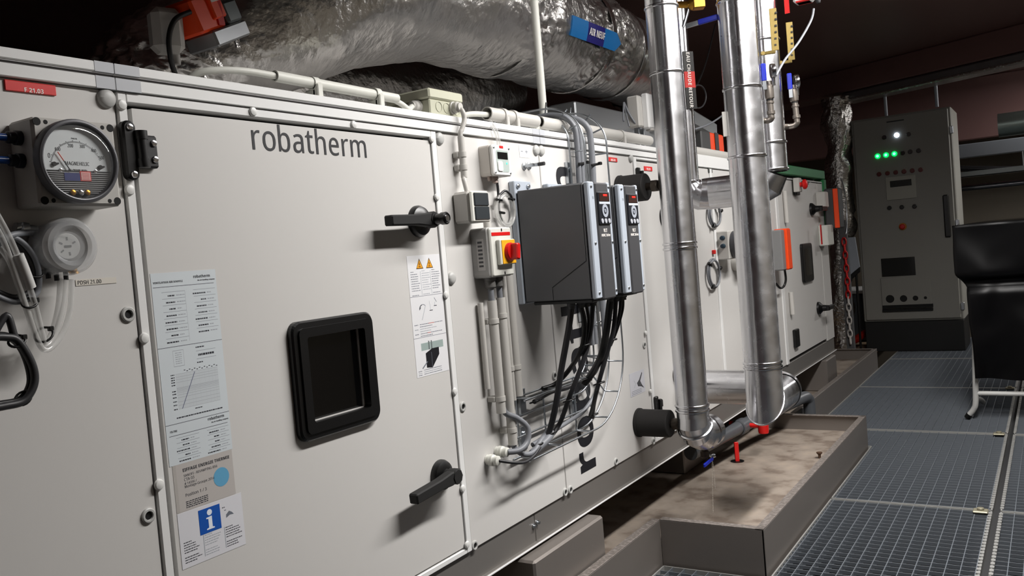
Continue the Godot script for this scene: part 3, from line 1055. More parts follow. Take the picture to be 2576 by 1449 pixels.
# ---------- gauge, pressure switch and hoses at the left ----------
func build_gauge_corner() -> void:
	var st = S()
	var t := thing("red_name_plate", "red plastic plate reading F 21.03 on the panel above the dial gauge", "name plate", W(74, 240, 0.0))
	var a := W(8, 200, 0.0)
	var c := W(140, 242, 0.0)
	box2(st, a + Vector3(0, 0, 0.0005), c + Vector3(0, 0, 0.003), 0.0008)
	part(t, "plate", st, M.red_tag)
	lettering(t, "plate_lettering", "F 21.03", Vector3(a.x + 0.027, a.y - 0.0150, 0.003), 0.028, M.tag_white, Basis(), 0.0004, true)
	# dial gauge on its grey box
	t = thing("dial_gauge", "round differential pressure dial gauge on a grey plastic box", "gauge", V(0.73, 0.124, 0.0))
	st = S()
	box2(st, V(0.668, 0.248, 0.0006), V(0.793, 0.1235, 0.062), 0.004)
	part(t, "box", st, M.box_grey)
	var hm := finish_disc(0.0058, 0.0006)
	var hs := finish_disc(0.0032, 0.0006)
	var hole := plain(Color(0.03, 0.028, 0.026), 0.8)
	for q in [[0.6755, 0.2415, 1], [0.786, 0.2405, -1], [0.6755, 0.131, 1], [0.786, 0.131, -1]]:
		piece(t, "box_screw", hm, V(q[0], q[1], 0.0617), hole)
		piece(t, "box_screw", hs, V(q[0] + 0.0125 * q[2], q[1], 0.0617), hole)
	var g := V(0.7235, 0.186, 0.062)
	st = S()
	lathe(st, g, Vector3.BACK, [[0.056, 0], [0.0605, 0.003], [0.0605, 0.015], [0.0588, 0.0178], [0.0558, 0.0190], [0.0542, 0.0184], [0.0535, 0.014], [0.0535, 0.006]], 64)
	part(t, "bezel", st, plain(Color(0.36, 0.36, 0.375), 0.42, 0.2))
	# dial: white upper field, black ribbed lower field
	st = S()
	disc(st, g + Vector3(0, 0, 0.004), Vector3.BACK, 0.0533, 0.003, 0.0002, 48)
	part(t, "dial_base", st, plain(Color(0.04, 0.042, 0.05), 0.5))
	st = S()
	var poly := PackedVector2Array()
	for k in 33:
		var an := lerpf(-0.24, PI + 0.24, k / 32.0)
		poly.append(Vector2(g.x + cos(an) * 0.0531, g.y + sin(an) * 0.0531))
	slab(st, poly, g.z + 0.007, g.z + 0.0078)
	part(t, "dial_face", st, plain(Color(0.86, 0.88, 0.885), 0.5))
	for k in 11:
		var yy := -0.0150 - k * 0.0029
		var hw := sqrt(maxf(0.0525 * 0.0525 - yy * yy, 0.0))
		if hw < 0.012: continue
		st = S()
		box2(st, g + Vector3(-hw, yy, 0.007), g + Vector3(hw, yy - 0.0014, 0.0088), 0.0004)
		part(t, "dial_rib", st, plain(Color(0.72, 0.72, 0.73), 0.3, 0.2))
	var dark := plain(Color(0.16, 0.17, 0.19), 0.6)
	st = S()
	for k in 51:
		var an := lerpf(PI * 0.93, PI * 0.12, k / 50.0)
		var l := 0.0035 if k % 5 == 0 else 0.0022
		var dir := Vector3(cos(an), sin(an), 0)
		var pv := g + Vector3(0, -0.010, 0.0079)
		cbox(st, pv + dir * (0.0375 + l * 0.5), Vector3(0.0006, l, 0.0004), 0.0, Basis(Vector3.BACK, an - PI / 2))
	part(t, "scale_marks", st, dark)
	for q in [["0", -0.0415, 0.0040, 0.0032], ["100", -0.0305, 0.0145, 0.0078], ["200", -0.0115, 0.0205, 0.0082], ["300", 0.0065, 0.0205, 0.0078], ["400", 0.0235, 0.0155, 0.0078], ["500", 0.0345, 0.0055, 0.0078]]:
		lettering(t, "scale_number", q[0], g + Vector3(q[1], q[2], 0.0078), q[3], dark, Basis(), 0.0003, false, 1.3)
	lettering(t, "dial_lettering", "MAGNEHELIC", g + Vector3(-0.0175, -0.0050, 0.0078), 0.036, dark, Basis(), 0.0003, false, 1.2)
	lettering(t, "dial_lettering", "PASCAL", g + Vector3(-0.005, 0.0325, 0.0078), 0.009, dark, Basis(), 0.0003)
	lettering(t, "dial_lettering", "MAX. PRESSURE 100 kPa", g + Vector3(-0.014, -0.0125, 0.0078), 0.028, dark, Basis(), 0.0003)
	st = S()
	var pv2 := g + Vector3(-0.012, -0.014, 0.0105)
	var tip := g + Vector3(-0.0285, 0.0125, 0.0105)
	var mid := pv2.lerp(tip, 0.55)
	rod(st, pv2, mid, 0.0008, 8)
	part(t, "needle", st, dark)
	st = S()
	rod(st, mid, tip, 0.0007, 8)
	part(t, "needle_tip", st, M.orange)
	for q in [[-0.0345, -0.0045], [0.0345, -0.0065]]:
		st = S()
		disc(st, g + Vector3(q[0], q[1], 0.0078), Vector3.BACK, 0.0032, 0.003, 0.0005, 16)
		cbox(st, g + Vector3(q[0] + 0.004, q[1] + 0.001, 0.0088), Vector3(0.006, 0.0022, 0.001))
		part(t, "stop_peg", st, M.black)
	for q in [[-0.0255, -0.0125], [0.027, -0.0125]]:
		piece(t, "dial_screw", cap_mesh(0.0028, 0.002), g + Vector3(q[0], q[1], 0.0078), M.chrome)
	st = S()
	box2(st, g + Vector3(-0.0215, -0.0165, 0.0085), g + Vector3(0.0015, -0.0275, 0.0095))
	part(t, "blue_label", st, plain(Color(0.035, 0.12, 0.42), 0.5))
	st = S()
	box2(st, g + Vector3(0.002, -0.0135, 0.0085), g + Vector3(0.0185, -0.0275, 0.0093))
	part(t, "red_label", st, plain(Color(0.85, 0.20, 0.18), 0.5))
	st = S()
	box2(st, g + Vector3(0.0034, -0.0148, 0.009), g + Vector3(0.0171, -0.0262, 0.0097))
	part(t, "red_label_field", st, plain(Color(0.90, 0.72, 0.70), 0.5))
	for k in 5:
		st = S()
		box2(st, g + Vector3(0.0048, -0.0165 - k * 0.002, 0.0096), g + Vector3(0.0157, -0.0170 - k * 0.002, 0.0099))
		part(t, "label_line", st, M.red_tag)
	for q in [-0.012, 0.0, 0.010]:
		st = S()
		lathe(st, g + Vector3(q, -0.0445, 0.0085), Vector3.BACK, [[0.004, 0], [0.004, 0.003], [0.002, 0.004], [0, 0.004]], 12)
		part(t, "zero_screw", st, M.brass if q != 0.0 else M.chrome)
	st = S()
	lathe(st, g, Vector3.BACK, [[0.0533, 0.0145], [0.050, 0.0168], [0.042, 0.0182], [0.02, 0.0190], [0, 0.0192]], 48)
	part(t, "glass", st, M.clear)
	for y in [0.222, 0.190]:
		st = S()
		lathe(st, V(0.668, y, 0.030), Vector3.LEFT, [[0.0105, 0], [0.0105, 0.008], [0.0085, 0.009], [0.0085, 0.018], [0.006, 0.02], [0, 0.02]], 12)
		part(t, "hose_gland", st, plain(Color(0.05, 0.09, 0.14), 0.5))
	var k2 := 0
	for y in [0.222, 0.190]:
		st = S()
		tube(st, smooth(PackedVector3Array([V(0.652, y, 0.030), V(0.60, y - 0.002, 0.032), V(0.50, y - 0.02, 0.04), V(0.42, y - 0.10, 0.04)]), 6), 0.0052, 12)
		solid("blue_hose", ["blue plastic hose on the upper nipple of the dial gauge box", "blue plastic hose on the lower nipple of the dial gauge box"][k2], "hose", st, plain(Color(0.03, 0.23, 0.50), 0.3), "gauge hoses")
		k2 += 1
	build_pressure_switch()

func build_pressure_switch() -> void:
	var g := W(182, 618, 0.062)
	g.z = 0.0
	var t := thing("pressure_switch", "round pressure switch with a clear plastic cap on the panel below the dial gauge", "pressure switch", Vector3(g.x, g.y - 0.04, 0))
	var st = S()
	lathe(st, g + Vector3(0, 0, 0.0006), Vector3.BACK, [[0.034, 0], [0.036, 0.004], [0.036, 0.040], [0.034, 0.044], [0, 0.044]], 40)
	part(t, "body", st, plain(Color(0.42, 0.41, 0.40), 0.5))
	st = S()
	disc(st, g + Vector3(0, 0, 0.0445), Vector3.BACK, 0.019, 0.006, 0.001, 28)
	part(t, "setting_knob", st, plain(Color(0.78, 0.78, 0.77), 0.45))
	for k in 5:
		var an := 0.5 + k * 1.1
		st = S()
		cbox(st, g + Vector3(cos(an) * 0.011, sin(an) * 0.011, 0.0507), Vector3(0.005, 0.0022, 0.0006), 0.0, Basis(Vector3.BACK, an))
		part(t, "setting_mark", st, plain(Color(0.3, 0.3, 0.3), 0.5))
	st = S()
	cbox(st, g + Vector3(0, 0, 0.0512), Vector3(0.010, 0.003, 0.0014), 0.0004)
	part(t, "knob_slot", st, M.black_matt)
	st = S()
	lathe(st, g, Vector3.BACK, [[0.0415, 0.022], [0.0420, 0.050], [0.0405, 0.058], [0.036, 0.063], [0.029, 0.064], [0.024, 0.061], [0.022, 0.058], [0.0, 0.058]], 48)
	part(t, "clear_cap", st, M.cover)
	st = S()
	lathe(st, g + Vector3(-0.026, 0.026, 0.02), Vector3(-1, 0.18, 0), [[0.007, 0], [0.007, 0.012], [0.0095, 0.013], [0.0095, 0.022], [0.0075, 0.024], [0.0075, 0.030], [0, 0.030]], 6)
	part(t, "cable_gland", st, M.zinc)
	for q in [[-0.018, -0.036], [-0.006, -0.04], [0.008, -0.04]]:
		st = S()
		rod(st, g + Vector3(q[0], q[1] + 0.01, 0.024), g + Vector3(q[0], q[1] - 0.008, 0.024), 0.0035, 10)
		part(t, "nipple", st, M.cable_dark)
	st = S()
	lathe(st, g + Vector3(0.024, -0.033, 0.012), Vector3.BACK, [[0.006, 0], [0.006, 0.006], [0.003, 0.008], [0, 0.008]], 12)
	part(t, "fixing_screw", st, M.brass)
	# label strip
	t = thing("label_strip", "white label strip reading PDSH 21.00 beside the clear-capped pressure switch", "label", W(240, 722, 0.0))
	st = S()
	var a := W(189, 704, 0.0)
	var c := W(294, 723, 0.0)
	box2(st, a + Vector3(0, 0, 0.0003), Vector3(c.x, a.y - 0.0095, 0.0009))
	part(t, "strip", st, plain(Color(0.82, 0.80, 0.76), 0.5))
	lettering(t, "strip_lettering", "PDSH 21.00", Vector3(a.x + 0.003, a.y - 0.0078, 0.0009), 0.038, M.cable_dark, Basis(), 0.0003, false, 1.1)
	# clear hoses hanging in a loop
	var runs := [
		[[[-30, 500, 0.05], [30, 610, 0.05], [80, 740, 0.045], [105, 835, 0.04], [118, 868, 0.04], [140, 838, 0.035], [158, 770, 0.03], [163, 705, 0.024]], "thick clear hose looping down past the coils to the pressure switch"],
		[[[-30, 540, 0.05], [10, 610, 0.05], [50, 725, 0.045], [92, 850, 0.04], [118, 880, 0.04], [155, 842, 0.035], [176, 780, 0.03], [180, 704, 0.024]], "clear hose of the outer loop under the pressure switch"],
		[[[-30, 600, 0.04], [20, 650, 0.04], [60, 760, 0.04], [96, 838, 0.035], [112, 858, 0.035], [130, 840, 0.03], [147, 770, 0.028], [152, 702, 0.024]], "clear hose of the inner loop under the pressure switch"]]
	for q in runs:
		st = S()
		tube(st, path(q[0], 6), 0.0042, 10)
		solid("clear_hose", q[1], "hose", st, M.hose, "clear hoses at the pressure switch")
	st = S()
	tube(st, path([[46, 640, 0.052], [62, 680, 0.05], [78, 724, 0.047]], 6), 0.0068, 12)
	solid("hose_sleeve", "white tape sleeve round the thick clear hose", "sleeve", st, plain(Color(0.80, 0.80, 0.79), 0.6))
	# grey and black cables in a coil
	var coils := [
		[[[100, 585, 0.022], [60, 587, 0.03], [20, 596, 0.04], [-30, 640, 0.04]], 0.0045, M.cable_grey, "grey cable entering the gland of the pressure switch"],
		[[[-20, 600, 0.035], [40, 600, 0.035], [82, 640, 0.035], [98, 690, 0.035], [90, 740, 0.035], [40, 760, 0.035], [-20, 740, 0.035]], 0.004, M.cable_grey, "grey cable coiled left of the pressure switch, outer turn"],
		[[[-20, 612, 0.03], [38, 612, 0.03], [70, 648, 0.03], [86, 690, 0.03], [78, 730, 0.03], [36, 748, 0.03], [-20, 728, 0.03]], 0.004, M.cable_dark, "dark grey cable coiled left of the pressure switch, inner turn"],
		[[[-30, 850, 0.05], [10, 848, 0.05], [45, 858, 0.05], [80, 915, 0.05], [86, 965, 0.05], [60, 1008, 0.05], [10, 1022, 0.05], [-30, 1028, 0.05]], 0.0055, M.cable_dark, "dark cable loop at the panel's left edge, outer turn"],
		[[[-30, 845, 0.042], [15, 845, 0.042], [48, 868, 0.042], [70, 915, 0.042], [76, 965, 0.042], [52, 1004, 0.042], [5, 1016, 0.042], [-30, 1020, 0.042]], 0.005, M.cable_black, "black cable loop at the panel's left edge, inner turn"],
		[[[-20, 850, 0.045], [16, 795, 0.045], [36, 845, 0.046], [48, 862, 0.046]], 0.005, M.cable_dark, "short dark cable dropping into the lower coil"]]
	for q in coils:
		st = S()
		tube(st, path(q[0], 7), q[1], 10)
		solid("cable", q[3], "cable", st, q[2], "coiled cables left of the gauge corner")
	var ties := [[110, 842, 0.037, 0.013, 0.6, "black cable tie round the bottom of the clear hose loop"], [88, 686, 0.035, 0.011, 0.0, "black cable tie round the grey coil beside the switch"], [42, 858, 0.047, 0.011, 0.4, "black cable tie at the top of the lower dark coil"], [58, 1002, 0.047, 0.011, 0.7, "black cable tie at the bottom of the lower dark coil"], [74, 762, 0.043, 0.010, 0.3, "dark sleeve tie on the middle of the clear hoses"]]
	for q in ties:
		var w := W(q[0], q[1], q[2])
		st = S()
		var ring := PackedVector3Array()
		var b := Basis(Vector3.BACK, q[4]) * Basis(Vector3.RIGHT, 0.9)
		for k in 17:
			var an := TAU * k / 16.0
			ring.append(w + b * Vector3(cos(an) * q[3], 0, sin(an) * q[3] * 0.8))
		tube(st, ring, 0.0018, 6)
		cbox(st, w + b * Vector3(q[3], 0, 0), Vector3(0.007, 0.007, 0.007), 0.001)
		solid("cable_tie", q[5], "cable tie", st, M.cable_black, "cable ties at the gauge corner")

# ---------- printed sheets ----------
func blank(w: int, h: int, c: Color) -> Image:
	var i := Image.create(w, h, false, Image.FORMAT_RGB8)
	i.fill(c)
	return i

func words_row(i: Image, x: int, y: int, w: int, h: int, c: Color) -> void:    # a row of word-like dashes
	var p := x
	while p < x + w:
		var l := mini(rng.randi_range(6, 20), x + w - p)
		i.fill_rect(Rect2i(p, y, l, h), c)
		p += l + 3

func print_line(i: Image, a: Vector2, b: Vector2, c: Color, th := 2) -> void:
	var n := int(a.distance_to(b))
	for k in n:
		var p := a.lerp(b, float(k) / n)
		i.fill_rect(Rect2i(int(p.x), int(p.y), th, th), c)

func print_poly(i: Image, poly: PackedVector2Array, c: Color) -> void:
	var lo := Vector2(1e9, 1e9)
	var hi := -lo
	for p in poly:
		lo = lo.min(p)
		hi = hi.max(p)
	for y in range(int(lo.y), int(hi.y) + 1):
		for x in range(int(lo.x), int(hi.x) + 1):
			if Geometry2D.is_point_in_polygon(Vector2(x, y), poly): i.set_pixel(x, y, c)

func printed(i: Image) -> StandardMaterial3D:
	i.generate_mipmaps()
	var m := plain(Color.WHITE, 0.5)
	m.albedo_texture = ImageTexture.create_from_image(i)
	return m

func sheet_mesh(a: Vector3, c: Vector3, th: float) -> Mesh:      # top-left and bottom-right corners on the wall
	var st = S()
	var z := a.z + th
	var v := [Vector3(a.x, a.y, z), Vector3(c.x, a.y, z), Vector3(c.x, c.y, z), Vector3(a.x, c.y, z)]
	var uv := [Vector2(0, 0), Vector2(1, 0), Vector2(1, 1), Vector2(0, 1)]
	for k in [0, 1, 2, 0, 2, 3]:
		st.set_uv(uv[k])
		st.add_vertex(v[k])
	for e in 4:
		var p: Vector3 = v[e]
		var q: Vector3 = v[(e + 1) % 4]
		var n := (p + q) * 0.5 - (a + c) * 0.5
		n.z = 0
		st.set_uv(Vector2(0.002, 0.002))
		quad(st, p, q, q - Vector3(0, 0, th), p - Vector3(0, 0, th), n)
	return finish(st)

func build_sheets() -> void:
	var k := Color(0.13, 0.14, 0.17)
	var g := Color(0.42, 0.44, 0.48)
	var lg := Color(0.62, 0.64, 0.67)
	# long data sheet in three fields
	var w := 512
	var h := 1270
	var i := blank(w, h, Color(0.80, 0.83, 0.845))
	var px := 512.0 / 0.129
	i.fill_rect(Rect2i(10, 92, 480, 3), k)
	for col in 2:
		var n := 8 if col == 0 else 7
		for r in n:
			var y := 150 + r * 44
			var x0 := 60 + col * 245
			i.fill_rect(Rect2i(x0 + 10, y - 22, 180, 2), g)
			var l := rng.randi_range(40, 108)
			words_row(i, x0 + 108 - l, y, l, 9, k)
			words_row(i, x0 + 120, y, rng.randi_range(30, 66), 7, lg)
		if col == 0: i.fill_rect(Rect2i(248, 128, 2, 340), lg)
	i.fill_rect(Rect2i(0, 492, w, 3), k)
	i.fill_rect(Rect2i(108, 520, 82, 2), g)
	i.fill_rect(Rect2i(108, 625, 82, 2), g)
	i.fill_rect(Rect2i(108, 520, 2, 106), lg)
	i.fill_rect(Rect2i(190, 520, 2, 106), lg)
	for r in 6: words_row(i, 125, 535 + r * 14, 50, 5, lg)
	words_row(i, 290, 516, 70, 8, k)
	i.fill_rect(Rect2i(290, 544, 160, 2), g)
	i.fill_rect(Rect2i(290, 598, 160, 2), g)
	words_row(i, 305, 566, 130, 14, k)
	words_row(i, 290, 620, 50, 7, k)
	# chart
	i.fill_rect(Rect2i(112, 676, 338, 232), Color(0.765, 0.79, 0.805))
	for f in [0.0, 0.09, 0.16, 0.24, 0.40, 0.42, 0.445, 0.47, 0.50, 0.54, 0.60, 0.68, 0.80, 0.90, 1.0]:
		i.fill_rect(Rect2i(112, 676 + int(232 * f), 338, 2), lg)
	for f in [0.0, 0.15, 0.26, 0.35, 0.42, 0.55, 0.68, 0.78, 0.86, 0.93, 1.0]:
		i.fill_rect(Rect2i(112 + int(338 * f), 676, 1, 232), Color(0.70, 0.73, 0.75))
	print_line(i, Vector2(140, 908), Vector2(262, 680), Color(0.36, 0.38, 0.48), 4)
	for f in [0.0, 0.08, 0.15, 0.22, 0.3, 0.48, 0.56, 0.66, 0.78, 0.88, 1.0]:
		words_row(i, 76, 676 + int(228 * f), 28, 7, k)
	for c in 14:
		i.fill_rect(Rect2i(180 + c * 20, 656 + (c % 2) * 8, 12, 5), k)
	words_row(i, 240, 925, 60, 6, k)
	words_row(i, 90, 962, 370, 8, k)
	i.fill_rect(Rect2i(0, 1000, w, 3), k)
	i.fill_rect(Rect2i(20, 1075, 470, 3), k)
	for col in 2:
		for r in 5:
			var y := 1112 + r * 34
			var x0 := 60 + col * 245
			i.fill_rect(Rect2i(x0 + 10, y - 16, 180, 2), g)
			var l := rng.randi_range(40, 108)
			words_row(i, x0 + 108 - l, y, l, 8, k)
			words_row(i, x0 + 120, y, rng.randi_range(30, 60), 6, lg)
	var t := thing("data_sheet", "long pale blue-white data sheet with tables and a diagram on the logo door", "sheet", V(0.935, -0.30, 0.0))
	var a := V(0.871, 0.019, 0.0006)
	part(t, "paper", sheet_mesh(a, V(1.0, -0.301, 0.0006), 0.0004), printed(i))
	var ink := plain(k, 0.6)
	lettering(t, "sheet_heading", "VENTILATEUR AIR SOUFFLE", Vector3(0.8745, a.y - 0.0175, 0.001), 0.057, ink, Basis(), 0.0002, true)
	lettering(t, "sheet_logo", "robatherm", Vector3(0.9535, a.y - 0.0125, 0.001), 0.034, ink, Basis(), 0.0002, true)
	lettering(t, "sheet_logo_line", "the air handling company", Vector3(0.961, a.y - 0.0185, 0.001), 0.036, ink, Basis(), 0.0002, true)
	lettering(t, "sheet_heading", "FILTRE", Vector3(0.8785, a.y - 0.2655, 0.001), 0.0135, ink, Basis(), 0.0002, true)
	lettering(t, "sheet_logo", "robatherm", Vector3(0.9545, a.y - 0.2600, 0.001), 0.034, ink, Basis(), 0.0002, true)
	lettering(t, "sheet_logo_line", "the air handling company", Vector3(0.961, a.y - 0.2660, 0.001), 0.036, ink, Basis(), 0.0002, true)
	# delivery slip with the blue dot
	i = blank(384, 256, Color(0.72, 0.70, 0.685))
	i.fill_rect(Rect2i(0, 0, 20, 256), Color(0.68, 0.66, 0.64))
	for r in 4: words_row(i, 60, 208 + r * 10, 140, 5, k)
	t = thing("delivery_slip", "greyish paper slip with a round light blue dot on the logo door", "sheet", V(0.935, -0.38, 0.0))
	a = V(0.876, -0.3005, 0.0006)
	part(t, "paper", sheet_mesh(a, V(0.9975, -0.381, 0.0006), 0.0003), printed(i))
	lettering(t, "slip_lettering", "EIFFAGE ENERGIE THERMIE", Vector3(0.895, a.y - 0.0150, 0.0009), 0.096, ink, Basis(), 0.0002, true)
	var rows := [["SANOFI - REVAMPING B56", -0.024, 0.068], ["CTA 03", -0.0310, 0.020], ["# 14356 /", -0.0375, 0.024], ["Montage-Groupe 2014", -0.0440, 0.060], ["Position 1 / 3", -0.0575, 0.042]]
	for r in rows:
		lettering(t, "slip_lettering", r[0], Vector3(0.896, a.y + r[1], 0.0009), r[2], plain(Color(0.27, 0.27, 0.29), 0.6), Basis(), 0.0002)
	var st = S()
	lathe(st, Vector3(0.9705, a.y - 0.043, 0.0009), Vector3.BACK, [[0.0165, 0], [0.0165, 0.0002], [0, 0.0002]], 32)
	part(t, "blue_dot", st, plain(Color(0.36, 0.62, 0.76), 0.6))
	# information sheet
	i = blank(512, 380, Color(0.84, 0.84, 0.86))
	for c in 3:
		var x: int = [14, 175, 345][c]
		var cc: Color = [k, lg, k][c]
		for r in 9:
			if r == 5: continue
			words_row(i, x + 12, 205 + r * 17, rng.randi_range(90, 132) if r > 0 else 60, 6, cc)
		if c > 0: i.fill_rect(Rect2i(x, 200, 7, 150), lg)
	words_row(i, 345, 60, 22, 6, k)
	words_row(i, 360, 82, 18, 6, g)
	print_poly(i, PackedVector2Array([Vector2(372, 118), Vector2(398, 98), Vector2(420, 112), Vector2(436, 132), Vector2(402, 128), Vector2(370, 142)]), g)
	t = thing("information_sheet", "white paper with a large blue square letter i on the logo door", "sheet", V(0.942, -0.475, 0.0))
	a = V(0.876, -0.382, 0.0006)
	part(t, "paper", sheet_mesh(a, V(1.0085, -0.4755, 0.0006), 0.0005), printed(i))
	st = S()
	box2(st, V(0.9165, -0.388, 0.0011), V(0.9605, -0.4305, 0.0014))
	part(t, "blue_square", st, plain(Color(0.02, 0.31, 0.66), 0.5))
	st = S()
	lathe(st, V(0.9385, -0.3965, 0.0014), Vector3.BACK, [[0.0052, 0], [0.0052, 0.0002], [0, 0.0002]], 24)
	slab(st, PackedVector2Array([Vector2(0.931, -0.4045 + H), Vector2(0.9425, -0.4035 + H), Vector2(0.9425, -0.4225 + H), Vector2(0.9465, -0.4235 + H), Vector2(0.9465, -0.4255 + H), Vector2(0.9305, -0.4255 + H), Vector2(0.9305, -0.4235 + H), Vector2(0.935, -0.4225 + H), Vector2(0.935, -0.4070 + H), Vector2(0.931, -0.4068 + H)]), 0.0014, 0.0016)
	part(t, "letter_i", st, plain(Color(0.90, 0.92, 0.95), 0.5))
	# warning sheet at the lock side
	i = blank(400, 880, Color(0.88, 0.88, 0.89))
	for x in [105, 225]:
		print_poly(i, PackedVector2Array([Vector2(x + 39, 22), Vector2(x + 82, 98), Vector2(x - 4, 98)]), Color(0.30, 0.19, 0.05))
		print_poly(i, PackedVector2Array([Vector2(x + 39, 34), Vector2(x + 74, 92), Vector2(x + 4, 92)]), Color(0.90, 0.62, 0.10))
		i.fill_rect(Rect2i(x + 34, 54, 9, 20), Color(0.35, 0.20, 0.05))
		i.fill_rect(Rect2i(x + 28, 80, 22, 6), Color(0.35, 0.20, 0.05))
	for c in 3:
		var x: int = [18, 150, 270][c]
		var cc: Color = [g, lg, g][c]
		for r in 11:
			if r == 9: continue
			words_row(i, x + 10, 116 + r * 17 - c * 3, 40 if r == 0 else rng.randi_range(74, 104), 5, cc)
		if c > 0: i.fill_rect(Rect2i(x - 6, 116, 4, 176), lg)
	i.fill_rect(Rect2i(0, 296, 400, 3), g)
	# curved arrow, dashes and faint hands
	var prev := Vector2(110, 378)
	for s in 12:
		var an := PI - s * 0.22
		var nx := Vector2(138 + cos(an) * 42, 392 + sin(-an) * 34)
		print_line(i, prev, nx, Color(0.30, 0.31, 0.33) if s < 7 else g, 6 if s < 7 else 4)
		prev = nx
	print_line(i, prev, Vector2(118, 470), lg, 4)
	i.fill_rect(Rect2i(218, 408, 40, 5), k)
	i.fill_rect(Rect2i(276, 378, 36, 5), k)
	print_line(i, Vector2(222, 340), Vector2(232, 404), lg, 3)
	print_line(i, Vector2(286, 320), Vector2(310, 352), g, 4)
	print_line(i, Vector2(290, 352), Vector2(286, 376), lg, 3)
	for r in 6:
		words_row(i, 85, 500 + r * 17, [280, 150, 200, 130, 270, 150][r], 5, [g, g, lg, lg, g, g][r])
		if r % 2 == 0: words_row(i, 22, 500 + r * 17, 44, 6, [g, g, lg, lg, g, g][r])
	i.fill_rect(Rect2i(190, 500, 70, 5), Color(0.75, 0.45, 0.42))
	i.fill_rect(Rect2i(170, 568, 40, 5), Color(0.75, 0.45, 0.42))
	i.fill_rect(Rect2i(0, 596, 400, 3), g)
	i.fill_rect(Rect2i(78, 640, 272, 54), Color(0.60, 0.66, 0.65))
	i.fill_rect(Rect2i(166, 630, 14, 64), Color(0.38, 0.41, 0.41))
	i.fill_rect(Rect2i(198, 630, 14, 64), Color(0.38, 0.41, 0.41))
	print_poly(i, PackedVector2Array([Vector2(125, 716), Vector2(205, 690), Vector2(290, 690), Vector2(290, 742), Vector2(195, 830), Vector2(125, 822)]), Color(0.06, 0.06, 0.09))
	print_line(i, Vector2(195, 716), Vector2(193, 828), g, 4)
	print_line(i, Vector2(72, 818), Vector2(136, 776), g, 7)
	for r in 3:
		words_row(i, 88, 832 + r * 15, 220, 5, [g, lg, g][r])
		words_row(i, 22, 836 + r * 14, 44, 5, [g, lg, g][r])
	t = thing("warning_sheet", "tall white warning sheet with two yellow triangles and a black box drawing", "sheet", V(1.594, -0.264, 0.0))
	part(t, "paper", sheet_mesh(V(1.5305, 0.017, 0.0006), V(1.6545, -0.264, 0.0006), 0.0004), printed(i))
	# small slip on the panel beside the second door
	i = blank(256, 180, Color(0.78, 0.78, 0.80))
	print_poly(i, PackedVector2Array([Vector2(120, 90), Vector2(160, 70), Vector2(215, 18), Vector2(222, 28), Vector2(178, 82), Vector2(205, 118), Vector2(240, 150), Vector2(190, 128), Vector2(135, 118)]), Color(0.14, 0.14, 0.16))
	print_line(i, Vector2(70, 60), Vector2(95, 90), lg, 4)
	print_line(i, Vector2(95, 90), Vector2(70, 118), lg, 4)
	for r in 3: words_row(i, 22, 142 + r * 12, 170, 4, g)
	t = thing("pictogram_sticker", "small white pictogram sticker on the panel beside the lower black pipe sleeve", "sticker", V(2.727, -0.52, 0.0))
	part(t, "paper", sheet_mesh(V(2.665, -0.441, 0.0003), V(2.789, -0.521, 0.0003), 0.0004), printed(i))
	# small plus-minus slip
	i = blank(128, 96, Color(0.87, 0.87, 0.86))
	i.fill_rect(Rect2i(20, 44, 26, 6), g)
	i.fill_rect(Rect2i(76, 44, 30, 6), g)
	i.fill_rect(Rect2i(88, 32, 6, 30), g)
	t = thing("plus_minus_sticker", "small white sticker with minus and plus signs above two test nipples", "sticker", V(2.094, 0.271, 0.0))
	part(t, "paper", sheet_mesh(V(2.066, 0.3035, 0.0003), V(2.120, 0.270, 0.0003), 0.0004), printed(i))
	# red tags near the second door
	for q in [[1529, 395, 1552, 408, "REG 01", "red name plate beside the wire tray on the panel"], [1619, 418, 1640, 431, "TEG 01", "red name plate on the narrow second door"]]:
		a = W(q[0], q[1], 0.0005)
		var c := W(q[2], q[3], 0.0005)
		t = thing("red_name_plate", q[5], "name plate", Vector3(a.x, c.y, 0))
		st = S()
		box2(st, a, Vector3(c.x, c.y, 0.003), 0.0006)
		part(t, "plate", st, M.red_tag)
		lettering(t, "plate_lettering", q[4], Vector3(a.x + (c.x - a.x) * 0.25, (a.y + c.y) * 0.5 - 0.006, 0.003), (c.x - a.x) * 0.5, M.tag_white, Basis(), 0.0004, true)

